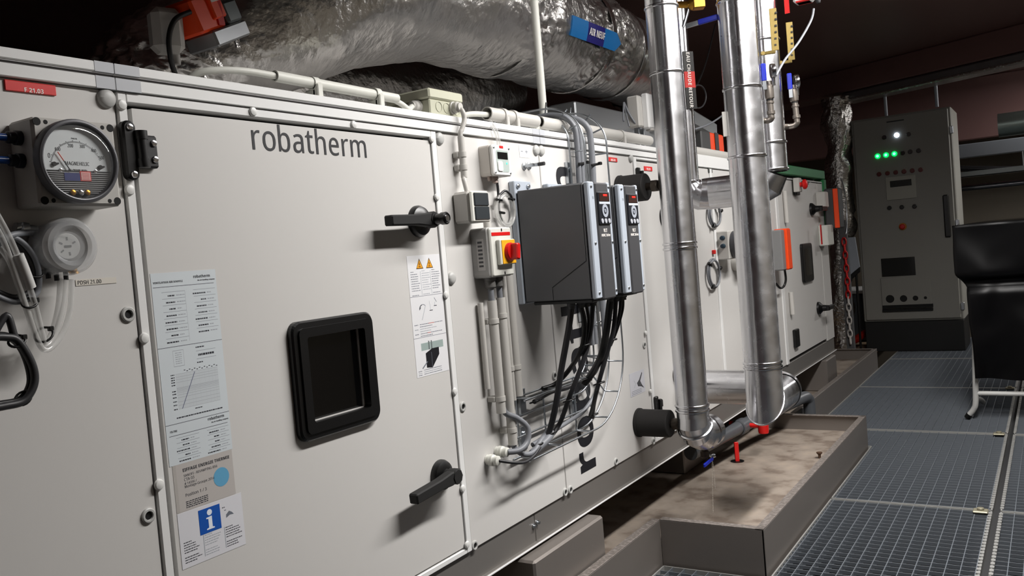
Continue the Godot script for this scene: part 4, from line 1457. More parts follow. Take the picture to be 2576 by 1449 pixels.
# ---------- switches, transmitter, conduits on the panel ----------
func build_wall_devices() -> void:
	# light switch
	var t := thing("light_switch", "surface-mounted grey light switch with two dark rockers on the panel", "switch", V(1.76, 0.083, 0.0))
	var st = S()
	box2(st, V(1.727, 0.1645, 0.0006), V(1.806, 0.087, 0.050), 0.006)
	part(t, "box", st, M.box_grey)
	st = S()
	box2(st, V(1.727, 0.1645, 0.0505), V(1.806, 0.087, 0.0575), 0.004)
	part(t, "frame", st, M.pvc_light)
	for q in [[0.1595, 0.127], [0.1258, 0.0925]]:
		st = S()
		box2(st, V(1.738, q[0], 0.056), V(1.801, q[1], 0.0605), 0.002)
		part(t, "rocker", st, plain(Color(0.17, 0.19, 0.205), 0.4))
	# conduit from the junction box to the light switch
	t = thing("switch_conduit", "short grey conduit in two clips above the light switch", "conduit", V(1.755, 0.2, 0.0))
	st = S()
	rod(st, V(1.757, 0.303, 0.022), V(1.757, 0.201, 0.022), 0.0085, 16)
	part(t, "conduit", st, M.pvc)
	for y in [0.258, 0.226]:
		st = S()
		box2(st, V(1.7435, y + 0.008, 0.0006), V(1.7705, y - 0.008, 0.018), 0.003)
		lathe(st, V(1.757, y - 0.007, 0.022), Vector3.UP, [[0.0085, 0], [0.0105, 0.0005], [0.0105, 0.0135], [0.0085, 0.014]], 16)
		part(t, "clip", st, M.box_grey)
	st = S()
	tube(st, path([[1140, 271, -0.02], [1160, 275, 0.02], [1168, 300, 0.026], [1162, 325, 0.024], [1158, 345, 0.022], [1166, 440, 0.022], [1168, 455, 0.028], [1175, 482, 0.034]], 7), 0.0062, 12)
	solid("switch_cable", "light grey cable from the junction box down to the light switch", "cable", st, M.pvc)
	# transmitter with display
	var a := W(1240, 364, 0.042)
	t = thing("pressure_transmitter", "white differential pressure transmitter with a small dark display and one green light", "transmitter", V(1.90, 0.21, 0.0))
	var x0 := 1.862
	var x1 := 1.950
	var y0 := 0.2075
	var y1 := 0.288
	st = S()
	slab(st, rrect(x0, y0, x1, y1, 0.008, 4), 0.0006, 0.034, 0.003, Transform3D(Basis(), Vector3(0, H, 0)))
	part(t, "housing", st, plain(Color(0.80, 0.78, 0.755), 0.5))
	st = S()
	slab(st, rrect(x0, y0, x1, y1, 0.008, 4), 0.0345, 0.043, 0.003, Transform3D(Basis(), Vector3(0, H, 0)))
	part(t, "lid", st, plain(Color(0.87, 0.865, 0.85), 0.45))
	st = S()
	slab(st, rrect(x0 + 0.017, y0 + 0.010, x1 - 0.013, y1 - 0.014, 0.006, 4), 0.043, 0.0437, 0.0, Transform3D(Basis(), Vector3(0, H, 0)))
	part(t, "keypad", st, plain(Color(0.66, 0.71, 0.69), 0.5))
	st = S()
	box2(st, V(x0 + 0.022, y1 - 0.019, 0.0437), V(x1 - 0.018, y1 - 0.037, 0.0445))
	part(t, "display_glass", st, plain(Color(0.06, 0.065, 0.07), 0.2))
	st = S()
	slab(st, rrect(x0 + 0.019, y0 + 0.011, x0 + 0.043, y0 + 0.038, 0.006, 4), 0.043, 0.046, 0.001, Transform3D(Basis(), Vector3(0, H, 0)))
	part(t, "button_plate", st, plain(Color(0.87, 0.865, 0.85), 0.45))
	st = S()
	disc(st, V(x1 - 0.024, y0 + 0.033, 0.0437), Vector3.BACK, 0.0028, 0.001, 0.0003, 12)
	var led := plain(Color(0.3, 0.9, 0.7), 0.4)
	led.emission_enabled = true
	led.emission = Color(0.25, 1.0, 0.7)
	led.emission_energy_multiplier = 1.2
	part(t, "status_light", st, led)
	st = S()
	box2(st, V(x0 + 0.035, y1 - 0.002, 0.0433), V(x0 + 0.053, y1 - 0.0085, 0.0437))
	part(t, "red_mark", st, M.red)
	var sm := cap_mesh(0.0035, 0.0015)
	for q in [[x0 + 0.008, y1 - 0.008], [x1 - 0.008, y1 - 0.008], [x0 + 0.008, y0 + 0.008], [x1 - 0.008, y0 + 0.008]]:
		piece(t, "lid_screw", sm, V(q[0], q[1], 0.043), M.zinc)
	st = S()
	lathe(st, V(x0 + 0.036, y0, 0.02), Vector3.DOWN, [[0.010, 0], [0.010, 0.006], [0.008, 0.007], [0.008, 0.016], [0.004, 0.018], [0, 0.018]], 8)
	lathe(st, V(x0 + 0.012, y0, 0.02), Vector3.DOWN, [[0.006, 0], [0.006, 0.008], [0.004, 0.012], [0, 0.012]], 8)
	part(t, "gland", st, plain(Color(0.62, 0.56, 0.53), 0.5))
	for q in [[1246, 296, 1250, "clear hose from the large conduit to the top of the transmitter"], [1240, 300, 1244, "second clear hose from the large conduit to the transmitter"]]:
		st = S()
		tube(st, path([[q[0] - 12, q[1] + 8, 0.0], [q[0], q[1] + 24, 0.014], [q[2] + 4, 340, 0.018], [q[2] + 8, 366, 0.018]], 6), 0.003, 8)
		solid("clear_hose", q[3], "hose", st, M.hose, "clear hoses at the transmitter")
	# rotary isolator
	t = thing("isolator_switch", "grey isolator box with a red rotary knob on a yellow plate", "switch", V(1.85, -0.055, 0.0))
	x0 = 1.792
	x1 = 1.897
	y0 = -0.0535
	y1 = 0.074
	st = S()
	slab(st, rrect(x0, y0, x1, y1, 0.009, 4), 0.0006, 0.050, 0.002, Transform3D(Basis(), Vector3(0, H, 0)))
	part(t, "box", st, plain(Color(0.66, 0.655, 0.645), 0.5))
	st = S()
	slab(st, rrect(x0 + 0.004, y0 + 0.002, x1 - 0.001, y1 - 0.002, 0.006, 4), 0.0503, 0.058, 0.003, Transform3D(Basis(), Vector3(0, H, 0)))
	part(t, "lid", st, M.pvc_light)
	st = S()
	box2(st, V(x0 + 0.010, y1 - 0.014, 0.058), V(x1 - 0.008, y1 - 0.0225, 0.0588))
	part(t, "red_stripe", st, M.red)
	st = S()
	box2(st, V(x0 + 0.026, y1 - 0.033, 0.058), V(x1 - 0.007, y0 + 0.030, 0.070), 0.002)
	part(t, "switch_base", st, M.pvc_light)
	st = S()
	box2(st, V(x0 + 0.034, y1 - 0.035, 0.0702), V(x1 - 0.009, y0 + 0.032, 0.0717), 0.0005)
	part(t, "yellow_plate", st, M.yellow)
	st = S()
	var kc := V(x0 + 0.066, (y0 + y1) * 0.5 - 0.002, 0.0717)
	lathe(st, kc, Vector3.BACK, [[0.0235, 0], [0.0235, 0.006], [0.021, 0.010], [0, 0.010]], 28)
	slab(st, rrect(-0.0085, -0.021, 0.0085, 0.021, 0.005, 4), 0.008, 0.030, 0.003, Transform3D(Basis(Vector3.BACK, -0.12), kc))
	part(t, "knob", st, M.red)
	for q in [y1 - 0.008, y0 + 0.009]:
		st = S()
		cbox(st, V(x0 + 0.058, q, 0.0585), Vector3(0.004, 0.007, 0.001))
		part(t, "lid_slot", st, M.black_matt)
	st = S()
	box2(st, V(x0 - 0.0008, y1 - 0.028, 0.017), V(x0 + 0.0002, y0 + 0.020, 0.039))
	part(t, "side_label", st, plain(Color(0.76, 0.75, 0.74), 0.5))
	for k in 7:
		st = S()
		box2(st, V(x0 - 0.0014, y1 - 0.034 - k * 0.010, 0.021), V(x0 - 0.0004, y1 - 0.039 - k * 0.010, 0.034))
		part(t, "side_print", st, plain(Color(0.30, 0.30, 0.31), 0.6))
	for q in [[x0 + 0.028, 0.012], [x0 + 0.062, 0.011]]:
		st = S()
		lathe(st, V(q[0], y0, 0.030), Vector3.DOWN, [[0.0165, 0], [0.0165, 0.007], [0.0145, 0.008], [0.0145, 0.024], [0.011, 0.028], [0, 0.028]], 8)
		part(t, "gland", st, plain(Color(0.40, 0.395, 0.385), 0.5))
	st = S()
	rod(st, V(x0 + 0.040, y1, 0.028), V(x0 + 0.040, y1 + 0.018, 0.028), 0.010, 14)
	part(t, "top_spout", st, M.pvc)
	# cable stubs from the isolator glands into the conduits
	var zz := 0.028
	var conds := [
		[1.820, -0.112, -0.402, 0.0125, "front grey conduit below the isolator, ending high above the lower glands"],
		[1.862, -0.108, -0.494, 0.0125, "long grey conduit below the isolator, second from the light switch"],
		[1.902, -0.030, -0.385, 0.0075, "thin grey conduit behind the isolator"],
		[1.928, -0.020, -0.378, 0.0125, "grey conduit ending at the wire tray"],
		[1.7975, -0.135, -0.165, 0.0095, ""], ]
	for q in conds:
		if q[4] == "": continue
		t = thing("conduit", q[4], "conduit", V(q[0], q[2], 0.0), "grey conduits under the isolator")
		st = S()
		var z: float = 0.030 if q[3] > 0.01 else 0.014
		if q[0] > 1.9: z = 0.018
		lathe(st, V(q[0], q[2], z), Vector3.UP, [[q[3] - 0.002, 0.004], [q[3] - 0.002, 0], [q[3], 0], [q[3], q[1] - q[2]], [q[3] - 0.002, q[1] - q[2]], [q[3] - 0.002, q[1] - q[2] - 0.02]], 18)
		part(t, "tube", st, M.pvc)
		var ys := [-0.165, -0.365] if q[2] < -0.39 else [-0.30]
		if q[0] > 1.84 and q[0] < 1.88: ys = [-0.155, -0.455]
		for y in ys:
			st = S()
			lathe(st, V(q[0], y - 0.006, z), Vector3.UP, [[q[3], 0], [q[3] + 0.002, 0], [q[3] + 0.002, 0.012], [q[3], 0.012]], 18)
			box2(st, V(q[0] - q[3] - 0.004, y + 0.007, 0.0006), V(q[0] + q[3] - 0.004, y - 0.007, z - q[3] * 0.5), 0.002)
			part(t, "clip", st, M.pvc)
	# a shorter bare run at the left of the conduits, held by empty clips
	st = S()
	rod(st, V(1.7935, -0.115, 0.012), V(1.7935, -0.335, 0.012), 0.0075, 14)
	solid("conduit", "slim grey conduit close to the panel under the isolator's edge", "conduit", st, M.pvc, "grey conduits under the isolator")
	for q in [[1.820, -0.080, -0.125, "dark cable between the isolator's first gland and its conduit"], [1.860, -0.080, -0.122, "dark cable between the isolator's second gland and its conduit"]]:
		st = S()
		rod(st, V(q[0], q[1], 0.030), V(q[0], q[2], 0.030), 0.0075, 12)
		solid("cable", q[3], "cable", st, M.cable_grey, "cables below the isolator")
	# glands in the panel with their cables
	var gl := [[1.781, -0.516, "white cable gland low on the panel, the one nearer the logo door"], [1.826, -0.505, "white cable gland low on the panel, the one nearer the wire tray"]]
	for q in gl:
		st = S()
		lathe(st, V(q[0], q[1], 0.0006), Vector3.BACK, [[0.0135, 0], [0.0135, 0.008], [0.0155, 0.009], [0.0155, 0.020], [0.0125, 0.024], [0.0125, 0.034], [0.006, 0.037], [0, 0.037]], 8)
		solid("cable_gland", q[2], "gland", st, M.pvc_light, "glands low on the panel")
	st = S()
	tube(st, smooth(PackedVector3Array([V(1.826, -0.505, 0.035), V(1.85, -0.505, 0.055), V(1.882, -0.49, 0.062), V(1.892, -0.455, 0.06), V(1.868, -0.425, 0.045), V(1.836, -0.405, 0.032), V(1.822, -0.37, 0.03)]), 7), 0.0078, 12)
	solid("cable", "thick grey cable curving from the gland up into the front conduit", "cable", st, M.cable_grey, "cables below the isolator")
	st = S()
	tube(st, smooth(PackedVector3Array([V(1.781, -0.516, 0.035), V(1.81, -0.527, 0.062), V(1.85, -0.535, 0.07), V(1.90, -0.532, 0.066), V(1.94, -0.522, 0.06), V(1.99, -0.51, 0.05)]), 7), 0.0042, 10)
	solid("cable", "thin dark cable running from the gland into the wire tray", "cable", st, M.cable_dark, "cables below the isolator")
	st = S()
	tube(st, smooth(PackedVector3Array([V(1.862, -0.47, 0.030), V(1.864, -0.505, 0.034), V(1.885, -0.525, 0.05), V(1.92, -0.525, 0.056), V(1.97, -0.508, 0.05), V(2.02, -0.498, 0.04)]), 7), 0.0072, 12)
	solid("cable", "grey cable leaving the long conduit into the wire tray", "cable", st, M.cable_grey, "cables below the isolator")
	# coil of hose and cables left of the drives
	t = thing("coiled_hose", "small coil of clear hose tied up between the isolator and the first drive", "hose", V(1.93, 0.07, 0.0))
	for q in [[0.041, 0.010, 0.0], [0.037, 0.016, 0.006], [0.044, 0.020, -0.004]]:
		st = S()
		var ring := PackedVector3Array()
		for k in 29:
			var an := TAU * k / 28.0
			ring.append(V(1.945 + q[2] + cos(an) * q[0], 0.122 + sin(an) * q[0] * 1.05, q[1]))
		tube(st, ring, 0.0035, 8)
		part(t, "turn", st, M.hose)
	st = S()
	tube(st, path([[1246, 440, 0.02], [1252, 470, 0.016], [1254, 500, 0.014], [1256, 535, 0.012], [1262, 556, 0.012]], 6), 0.0036, 8)
	solid("cable", "dark cable from the transmitter down through the coil", "cable", st, M.cable_dark)
	st = S()
	tube(st, path([[1256, 492, 0.02], [1270, 480, 0.022], [1284, 490, 0.022], [1290, 505, 0.022]], 6), 0.0034, 8)
	solid("cable", "short dark cable arching over the hose coil", "cable", st, M.cable_dark)
	for q in [[1255, 503, "black cable tie on the upper left of the hose coil"], [1287, 501, "black cable tie on the drive side of the hose coil"], [1262, 535, "black cable tie at the bottom of the hose coil"]]:
		st = S()
		cbox(st, W(q[0], q[1], 0.020), Vector3(0.026, 0.006, 0.010), 0.002, Basis(Vector3.BACK, -0.1))
		solid("cable_tie", q[2], "cable tie", st, M.cable_black, "cable ties at the hose coil")
	# test nipples
	for q in [[1318, 418, "steel test nipple under the plus and minus sticker"], [1330, 417, "steel test nipple with dark tip under the plus and minus sticker"]]:
		t = thing("test_nipple", q[2], "nipple", W(q[0], q[1], 0.0))
		st = S()
		lathe(st, W(q[0], q[1], 0.0006), Vector3.BACK, [[0.011, 0], [0.011, 0.003], [0.005, 0.005], [0.005, 0.030], [0.0035, 0.034], [0, 0.034]], 14)
		part(t, "stem", st, M.zinc)
		if "dark" in q[2]:
			st = S()
			rod(st, W(q[0], q[1], 0.0) + Vector3(0, 0, 0.032), W(q[0], q[1], 0.0) + Vector3(0, 0, 0.052), 0.0055, 10)
			part(t, "tip", st, M.cable_dark)

# ---------- frequency drives ----------
func build_drives() -> void:
	for k in 2:
		var x0: float = [1.998, 2.183][k]
		var x1: float = [2.125, 2.309][k]
		var y0: float = [-0.133, -0.1335][k]
		var y1: float = [0.172, 0.169][k]
		var t := thing("frequency_drive", ["dark grey frequency drive next to the hose coil", "dark grey frequency drive beside the wire tray, the second of the pair"][k], "drive", V(x0, y0, 0.0), "frequency drives")
		var st = S()
		box2(st, V(x0 + 0.003, y1, 0.02), V(x1 - 0.003, y0, 0.226), 0.004)
		part(t, "body", st, M.drive_grey)
		# side cover in two fitted pieces with a joint between
		var xf := Transform3D(Basis(Vector3.BACK, Vector3.UP, Vector3.LEFT), Vector3(x0 + 0.003, H, 0))
		var ga := Vector2(0.216, -0.0335)
		var gb := Vector2(0.109, -0.0975)
		var gc := Vector2(0.109, y0 + 0.002)
		st = S()
		slab(st, PackedVector2Array([Vector2(0.024, y0 + 0.002), gc - Vector2(0.001, 0), gb + Vector2(-0.001, 0.001), ga + Vector2(0, 0.0014), Vector2(0.216, y1 - 0.004), Vector2(0.024, y1 - 0.001)]), 0.0, 0.0025, 0.0006, xf)
		part(t, "side_cover", st, M.drive_grey)
		st = S()
		slab(st, PackedVector2Array([gc + Vector2(0.001, 0), Vector2(0.222, y0 + 0.002), Vector2(0.222, y1 - 0.004), Vector2(0.2178, y1 - 0.004), ga + Vector2(0.0018, -0.0005), gb + Vector2(0.001, -0.0008)]), 0.0, 0.0025, 0.0005, xf)
		part(t, "corner_cover", st, M.drive_grey)
		# front: two light trims around the dark face
		st = S()
		box2(st, V(x0 - 0.0005, y1 + 0.001, 0.226), V(x0 + 0.034, y0 - 0.001, 0.240), 0.003)
		part(t, "front_trim", st, M.drive_trim)
		st = S()
		box2(st, V(x1 - 0.016, y1 + 0.001, 0.226), V(x1 + 0.0005, y0 - 0.001, 0.240), 0.003)
		part(t, "front_trim", st, M.drive_trim)
		st = S()
		box2(st, V(x0 + 0.0345, y1 - 0.001, 0.226), V(x1 - 0.0165, y0 - 0.006, 0.243), 0.004)
		part(t, "face", st, plain(Color(0.235, 0.235, 0.245), 0.5))
		# keypad
		var fx := x0 + 0.038
		var fw := x1 - x0 - 0.058
		st = S()
		box2(st, V(fx, y1 - 0.026, 0.243), V(fx + fw, y1 - 0.112, 0.2475), 0.002)
		part(t, "keypad", st, plain(Color(0.055, 0.065, 0.10), 0.4))
		st = S()
		box2(st, V(fx + 0.006, y1 - 0.030, 0.2475), V(fx + fw - 0.006, y1 - 0.051, 0.2482))
		part(t, "display_screen", st, plain(Color(0.17, 0.075, 0.045), 0.25))
		st = S()
		box2(st, V(fx + fw * 0.42, y1 - 0.0325, 0.2482), V(fx + fw * 0.75, y1 - 0.0375, 0.2486))
		var gm := plain(Color(0.9, 0.12, 0.08), 0.4)
		gm.emission_enabled = true
		gm.emission = Color(1.0, 0.10, 0.05)
		gm.emission_energy_multiplier = 0.9
		part(t, "display_digits", st, gm)
		st = S()
		box2(st, V(fx + 0.003, y1 - 0.0525, 0.2475), V(fx + fw - 0.003, y1 - 0.0585, 0.2482))
		part(t, "menu_strip", st, plain(Color(0.72, 0.74, 0.77), 0.5))
		st = S()
		lathe(st, V(fx + fw * 0.5, y1 - 0.0765, 0.2475), Vector3.BACK, [[0.0095, 0.0], [0.0095, 0.0015], [0.0175, 0.0015], [0.0175, 0.0]], 28)
		part(t, "ring_key", st, plain(Color(0.60, 0.62, 0.66), 0.5))
		st = S()
		disc(st, V(fx + fw * 0.5, y1 - 0.0765, 0.2475), Vector3.BACK, 0.0055, 0.002, 0.0005, 16)
		part(t, "ok_key", st, plain(Color(0.50, 0.52, 0.56), 0.5))
		for c in 3:
			st = S()
			disc(st, V(fx + fw * (0.2 + 0.3 * c), y1 - 0.1035, 0.2475), Vector3.BACK, 0.0066, 0.0018, 0.0005, 14)
			part(t, "round_key", st, plain(Color(0.66, 0.67, 0.70), 0.5))
		lettering(t, "drive_lettering", "VLT", V(fx + 0.025, y1 - 0.133, 0.243), 0.022, M.tag_white, Basis(), 0.0004, true)
		lettering(t, "drive_lettering", "HVAC Drive", V(fx + 0.012, y1 - 0.1445, 0.243), 0.052, M.tag_white, Basis(), 0.0004, true)
		lettering(t, "trim_number", "15", V(x0 + 0.018, y1 - 0.045, 0.240), 0.009, plain(Color(0.3, 0.32, 0.35), 0.5), Basis(), 0.0003)
		var sc := cap_mesh(0.0045, 0.0025)
		for y in [y1 - 0.012, (y0 + y1) * 0.5 - 0.008, y0 + 0.014]:
			piece(t, "trim_screw", sc, V(x0 + 0.016, y, 0.240), M.zinc)
			piece(t, "trim_screw", sc, V(x1 - 0.008, y, 0.240), M.zinc)
		# rear mounting plate
		st = S()
		box2(st, V(x0 - 0.004, y1 + 0.028, 0.0006), V(x0 + 0.085, y0 - 0.005, 0.019), 0.002)
		part(t, "mounting_plate", st, M.drive_trim)
		for q in [0.012, 0.066]:
			st = S()
			lathe(st, V(x0 + q, y1 + 0.014, 0.019), Vector3.BACK, [[0.007, 0], [0.007, 0.004], [0.004, 0.007], [0, 0.007]], 12)
			part(t, "plate_screw", st, M.zinc)
		# gland plate and glands underneath
		st = S()
		box2(st, V(x0 + 0.01, y0, 0.04), V(x1 - 0.01, y0 - 0.010, 0.222), 0.003)
		part(t, "gland_plate", st, plain(Color(0.16, 0.165, 0.17), 0.55))
		for q in ([[0.03, 0.146], [0.055, 0.162], [0.08, 0.165], [0.10, 0.175]] if k == 0 else [[0.03, 0.172], [0.055, 0.178], [0.08, 0.182], [0.10, 0.180]]):
			st = S()
			lathe(st, V(x0 + q[0], y0 - 0.009, q[1]), Vector3.DOWN, [[0.0125, 0], [0.0125, 0.008], [0.010, 0.009], [0.010, 0.016], [0, 0.016]], 8)
			part(t, "gland", st, plain(Color(0.25, 0.255, 0.26), 0.5))
	# cables from the drives down into the wire tray
	var y := -0.155
	var runs := [
		[[V(2.028, y, 0.146), WX(1430, 830, 2.02), WX(1412, 930, 2.015), WX(1398, 1020, 2.012), W(1378, 1095, 0.05), W(1350, 1130, 0.045)], 0.0085, M.cable_dark, "thick dark grey cable hanging from the first drive's front gland"],
		[[V(2.053, y, 0.162), WX(1471, 820, 2.07), WX(1462, 880, 2.075), W(1432, 930, 0.075), W(1398, 965, 0.04), W(1365, 978, 0.02)], 0.0068, M.cable_black, "black cable swinging from the first drive to the upper wires of the tray"],
		[[V(2.098, y, 0.175), WX(1483, 850, 2.10), WX(1463, 920, 2.08), WX(1434, 995, 2.06), W(1408, 1065, 0.05), W(1380, 1105, 0.04)], 0.0066, M.cable_dark, "dark grey cable from the first drive's rear gland to the tray"],
		[[V(2.078, y, 0.165), WX(1481, 810, 2.083), WX(1476, 850, 2.085), WX(1466, 890, 2.085)], 0.0042, M.cable_black, "short black cable in front of the first drive's bundle"],
		[[V(2.213, y, 0.172), WX(1526, 830, 2.215), WX(1514, 890, 2.21), W(1492, 935, 0.08), W(1470, 965, 0.045)], 0.0105, M.cable_black, "thickest black cable hanging from the second drive"],
		[[V(2.238, y, 0.178), WX(1543, 830, 2.24), WX(1526, 890, 2.235), WX(1507, 960, 2.23), W(1494, 1015, 0.06), W(1490, 1050, 0.035)], 0.0066, M.cable_dark, "dark grey cable from the second drive straight down to the tray"],
		[[V(2.263, y, 0.182), WX(1556, 800, 2.265), WX(1540, 850, 2.26), WX(1520, 920, 2.25), WX(1503, 980, 2.24), W(1484, 1045, 0.04)], 0.0046, M.cable_black, "thin black cable from the second drive's front gland"],
		[[V(2.283, y, 0.180), WX(1566, 780, 2.283), WX(1552, 830, 2.275), WX(1536, 870, 2.26)], 0.0040, M.cable_black, "thinnest black cable crossing behind the second drive's bundle"],
		[[V(1.985, -0.405, 0.03), V(2.08, -0.395, 0.03), V(2.18, -0.40, 0.03), V(2.24, -0.385, 0.03)], 0.0065, M.cable_dark, "dark cable lying along the tray's upper wires"],
		[[V(1.95, -0.515, 0.035), V(2.05, -0.505, 0.035), V(2.16, -0.495, 0.035), V(2.25, -0.485, 0.035), V(2.34, -0.45, 0.035)], 0.0062, M.cable_grey, "grey cable lying along the tray's lower wires"],
		[[V(1.92, -0.53, 0.05), V(1.99, -0.512, 0.055), V(2.03, -0.50, 0.05)], 0.0105, M.cable_grey, "short thick grey cable in the tray's end"]]
	for q in runs:
		var st = S()
		tube(st, smooth(PackedVector3Array(q[0]), 8), q[1], 12)
		solid("cable", q[3], "cable", st, q[2], "cables of the drives")
	var ties := [[WX(1470, 870, 2.082), "black cable tie round the first drive's bundle"], [WX(1430, 1008, 2.058), "black cable tie low on the first drive's bundle"], [WX(1537, 857, 2.25), "black cable tie round the second drive's bundle"], [WX(1506, 965, 2.232), "black cable tie low on the second drive's bundle"], [W(1474, 960, 0.045), "black cable tie where the thickest cable meets the tray"], [W(1490, 1045, 0.035), "black cable tie on the tray's lower wires"], [V(1.99, -0.405, 0.03), "black cable tie at the tray's upper wire"], [V(1.955, -0.515, 0.048), "black cable tie at the tray's end"], [V(2.02, -0.50, 0.05), "black cable tie round the three cables in the tray"]]
	for q in ties:
		var st = S()
		var ring := PackedVector3Array()
		for k in 15:
			var an := TAU * k / 14.0
			ring.append(q[0] + Vector3(cos(an) * 0.015, sin(an) * 0.004, sin(an) * 0.014))
		tube(st, ring, 0.0025, 6)
		cbox(st, q[0] + Vector3(0.018, 0.002, 0.006), Vector3(0.014, 0.006, 0.007), 0.0015)
		solid("cable_tie", q[1], "cable tie", st, M.cable_black, "cable ties at the drives")

# ---------- wire-mesh cable tray ----------
func build_mesh_tray() -> void:
	var t := thing("wire_cable_tray", "zinc wire-mesh cable tray that curves up beside the drives and over the unit's top", "cable tray", V(1.9, -0.545, 0.0))
	# lower run: horizontal at the panel, bending up into the vertical run
	var lanes := [[0.0, 0.012], [0.33, 0.012], [0.67, 0.012], [1.0, 0.012], [0.0, 0.062], [1.0, 0.062]]
	for q in lanes:
		var st = S()
		tube(st, lane(q[0], q[1]), 0.0031, 8)
		part(t, "long_wire", st, M.zinc)
	var cross := [0.02, 0.10, 0.20, 0.30, 0.40, 0.50, 0.60, 0.70, 0.80, 0.90]
	var whole := lane(0.0, 0.012)
	var inner := lane(1.0, 0.012)
	for f in [0.015, 0.075, 0.15, 0.225, 0.30, 0.37, 0.44, 0.51, 0.58, 0.66, 0.74, 0.82, 0.90, 0.975]:
		var a := along(0.0, f)
		var c := along(1.0, f)
		var n := along_out(f)
		var st = S()
		tube(st, PackedVector3Array([a + n * 0.05, a, c, c + n * 0.05]), 0.0029, 8)
		part(t, "cross_wire", st, M.zinc)
	# brackets that hold the tray off the panel
	for p in [V(2.345, 0.235, 0.0), V(2.49, 0.245, 0.0), V(2.35, -0.19, 0.0), V(2.47, -0.17, 0.0), V(1.965, -0.40, 0.0), V(1.955, -0.50, 0.0), V(2.25, -0.47, 0.0)]:
		var st = S()
		box2(st, p + Vector3(-0.020, -0.033, 0.0006), p + Vector3(0.020, 0.033, 0.004), 0.001)
		box2(st, p + Vector3(-0.020, -0.033, 0.0006), p + Vector3(-0.017, 0.033, 0.011), 0.0005)
		disc(st, p + Vector3(0.004, 0.012, 0.004), Vector3.BACK, 0.007, 0.004, 0.001, 12)
		part(t, "bracket", st, M.zinc)
	# cables in the vertical run, over the top edge
	for q in [[2.365, 0.0085, "grey cable in the vertical wire tray, the one nearest the drives"], [2.388, 0.0085, "grey cable in the vertical wire tray, second from the drives"], [2.462, 0.010, "thick grey cable in the vertical wire tray, on its far side"]]:
		var st = S()
		var x: float = q[0]
		tube(st, smooth(PackedVector3Array([V(x, -0.30, 0.024), V(x, -0.1, 0.024), V(x, 0.15, 0.024), V(x, 0.33, 0.028), V(x - 0.005, 0.385, 0.02), V(x - 0.015, 0.415, -0.02), V(x - 0.02, 0.42, -0.09), V(x - 0.02, 0.40, -0.22), V(x - 0.02, 0.38, -0.5)]), 8), q[1], 12)
		solid("cable", q[2], "cable", st, M.cable_grey, "grey cables in the wire tray")
	for q in [[2.375, "black cable tie across the vertical tray, drive side"], [2.462, "black cable tie across the vertical tray, far side"]]:
		var st = S()
		cbox(st, V(q[0], 0.262, 0.036), Vector3(0.05, 0.008, 0.007), 0.002, Basis(Vector3.BACK, 0.12))
		cbox(st, V(q[0] + 0.024, 0.266, 0.042), Vector3(0.012, 0.010, 0.012), 0.002)
		solid("cable_tie", q[1], "cable tie", st, M.cable_black, "cable ties on the vertical tray")

var RUN := PackedVector3Array()
func lane(f: float, z: float) -> PackedVector3Array:
	# f 0 = outer wire, 1 = inner wire; z = height off the panel
	var w := 0.16 * f
	var o := PackedVector3Array()
	for k in 9: o.append(V(lerpf(1.885, 2.275, k / 8.0), -0.542 + w, z))
	for k in range(1, 13):
		var an := -PI / 2 + PI / 2 * k / 12.0
		o.append(V(2.275 + cos(an) * (0.228 - w), -0.314 + sin(an) * (0.228 - w), z))
	for k in range(1, 14): o.append(V(2.503 - w, lerpf(-0.314, 0.33, k / 13.0), z))
	for k in range(1, 13):
		var an := PI / 2 * k / 12.0
		o.append(V(2.503 - w, 0.33 + sin(an) * (0.075 + z * 0.6), -0.075 + cos(an) * (0.075 + z)))
	for k in range(1, 5): o.append(V(2.503 - w, 0.405 + z * 0.6, -0.075 - 0.1 * k))
	return o

func along(f: float, u: float) -> Vector3:
	var l := lane(f, 0.012)
	var d := u * (l.size() - 1)
	var i := mini(int(d), l.size() - 2)
	return l[i].lerp(l[i + 1], d - i)

func along_out(u: float) -> Vector3:
	var a := along(0.0, u)
	var l := lane(0.0, 0.062)
	var d := u * (l.size() - 1)
	var i := mini(int(d), l.size() - 2)
	return (l[i].lerp(l[i + 1], d - i) - a).normalized()

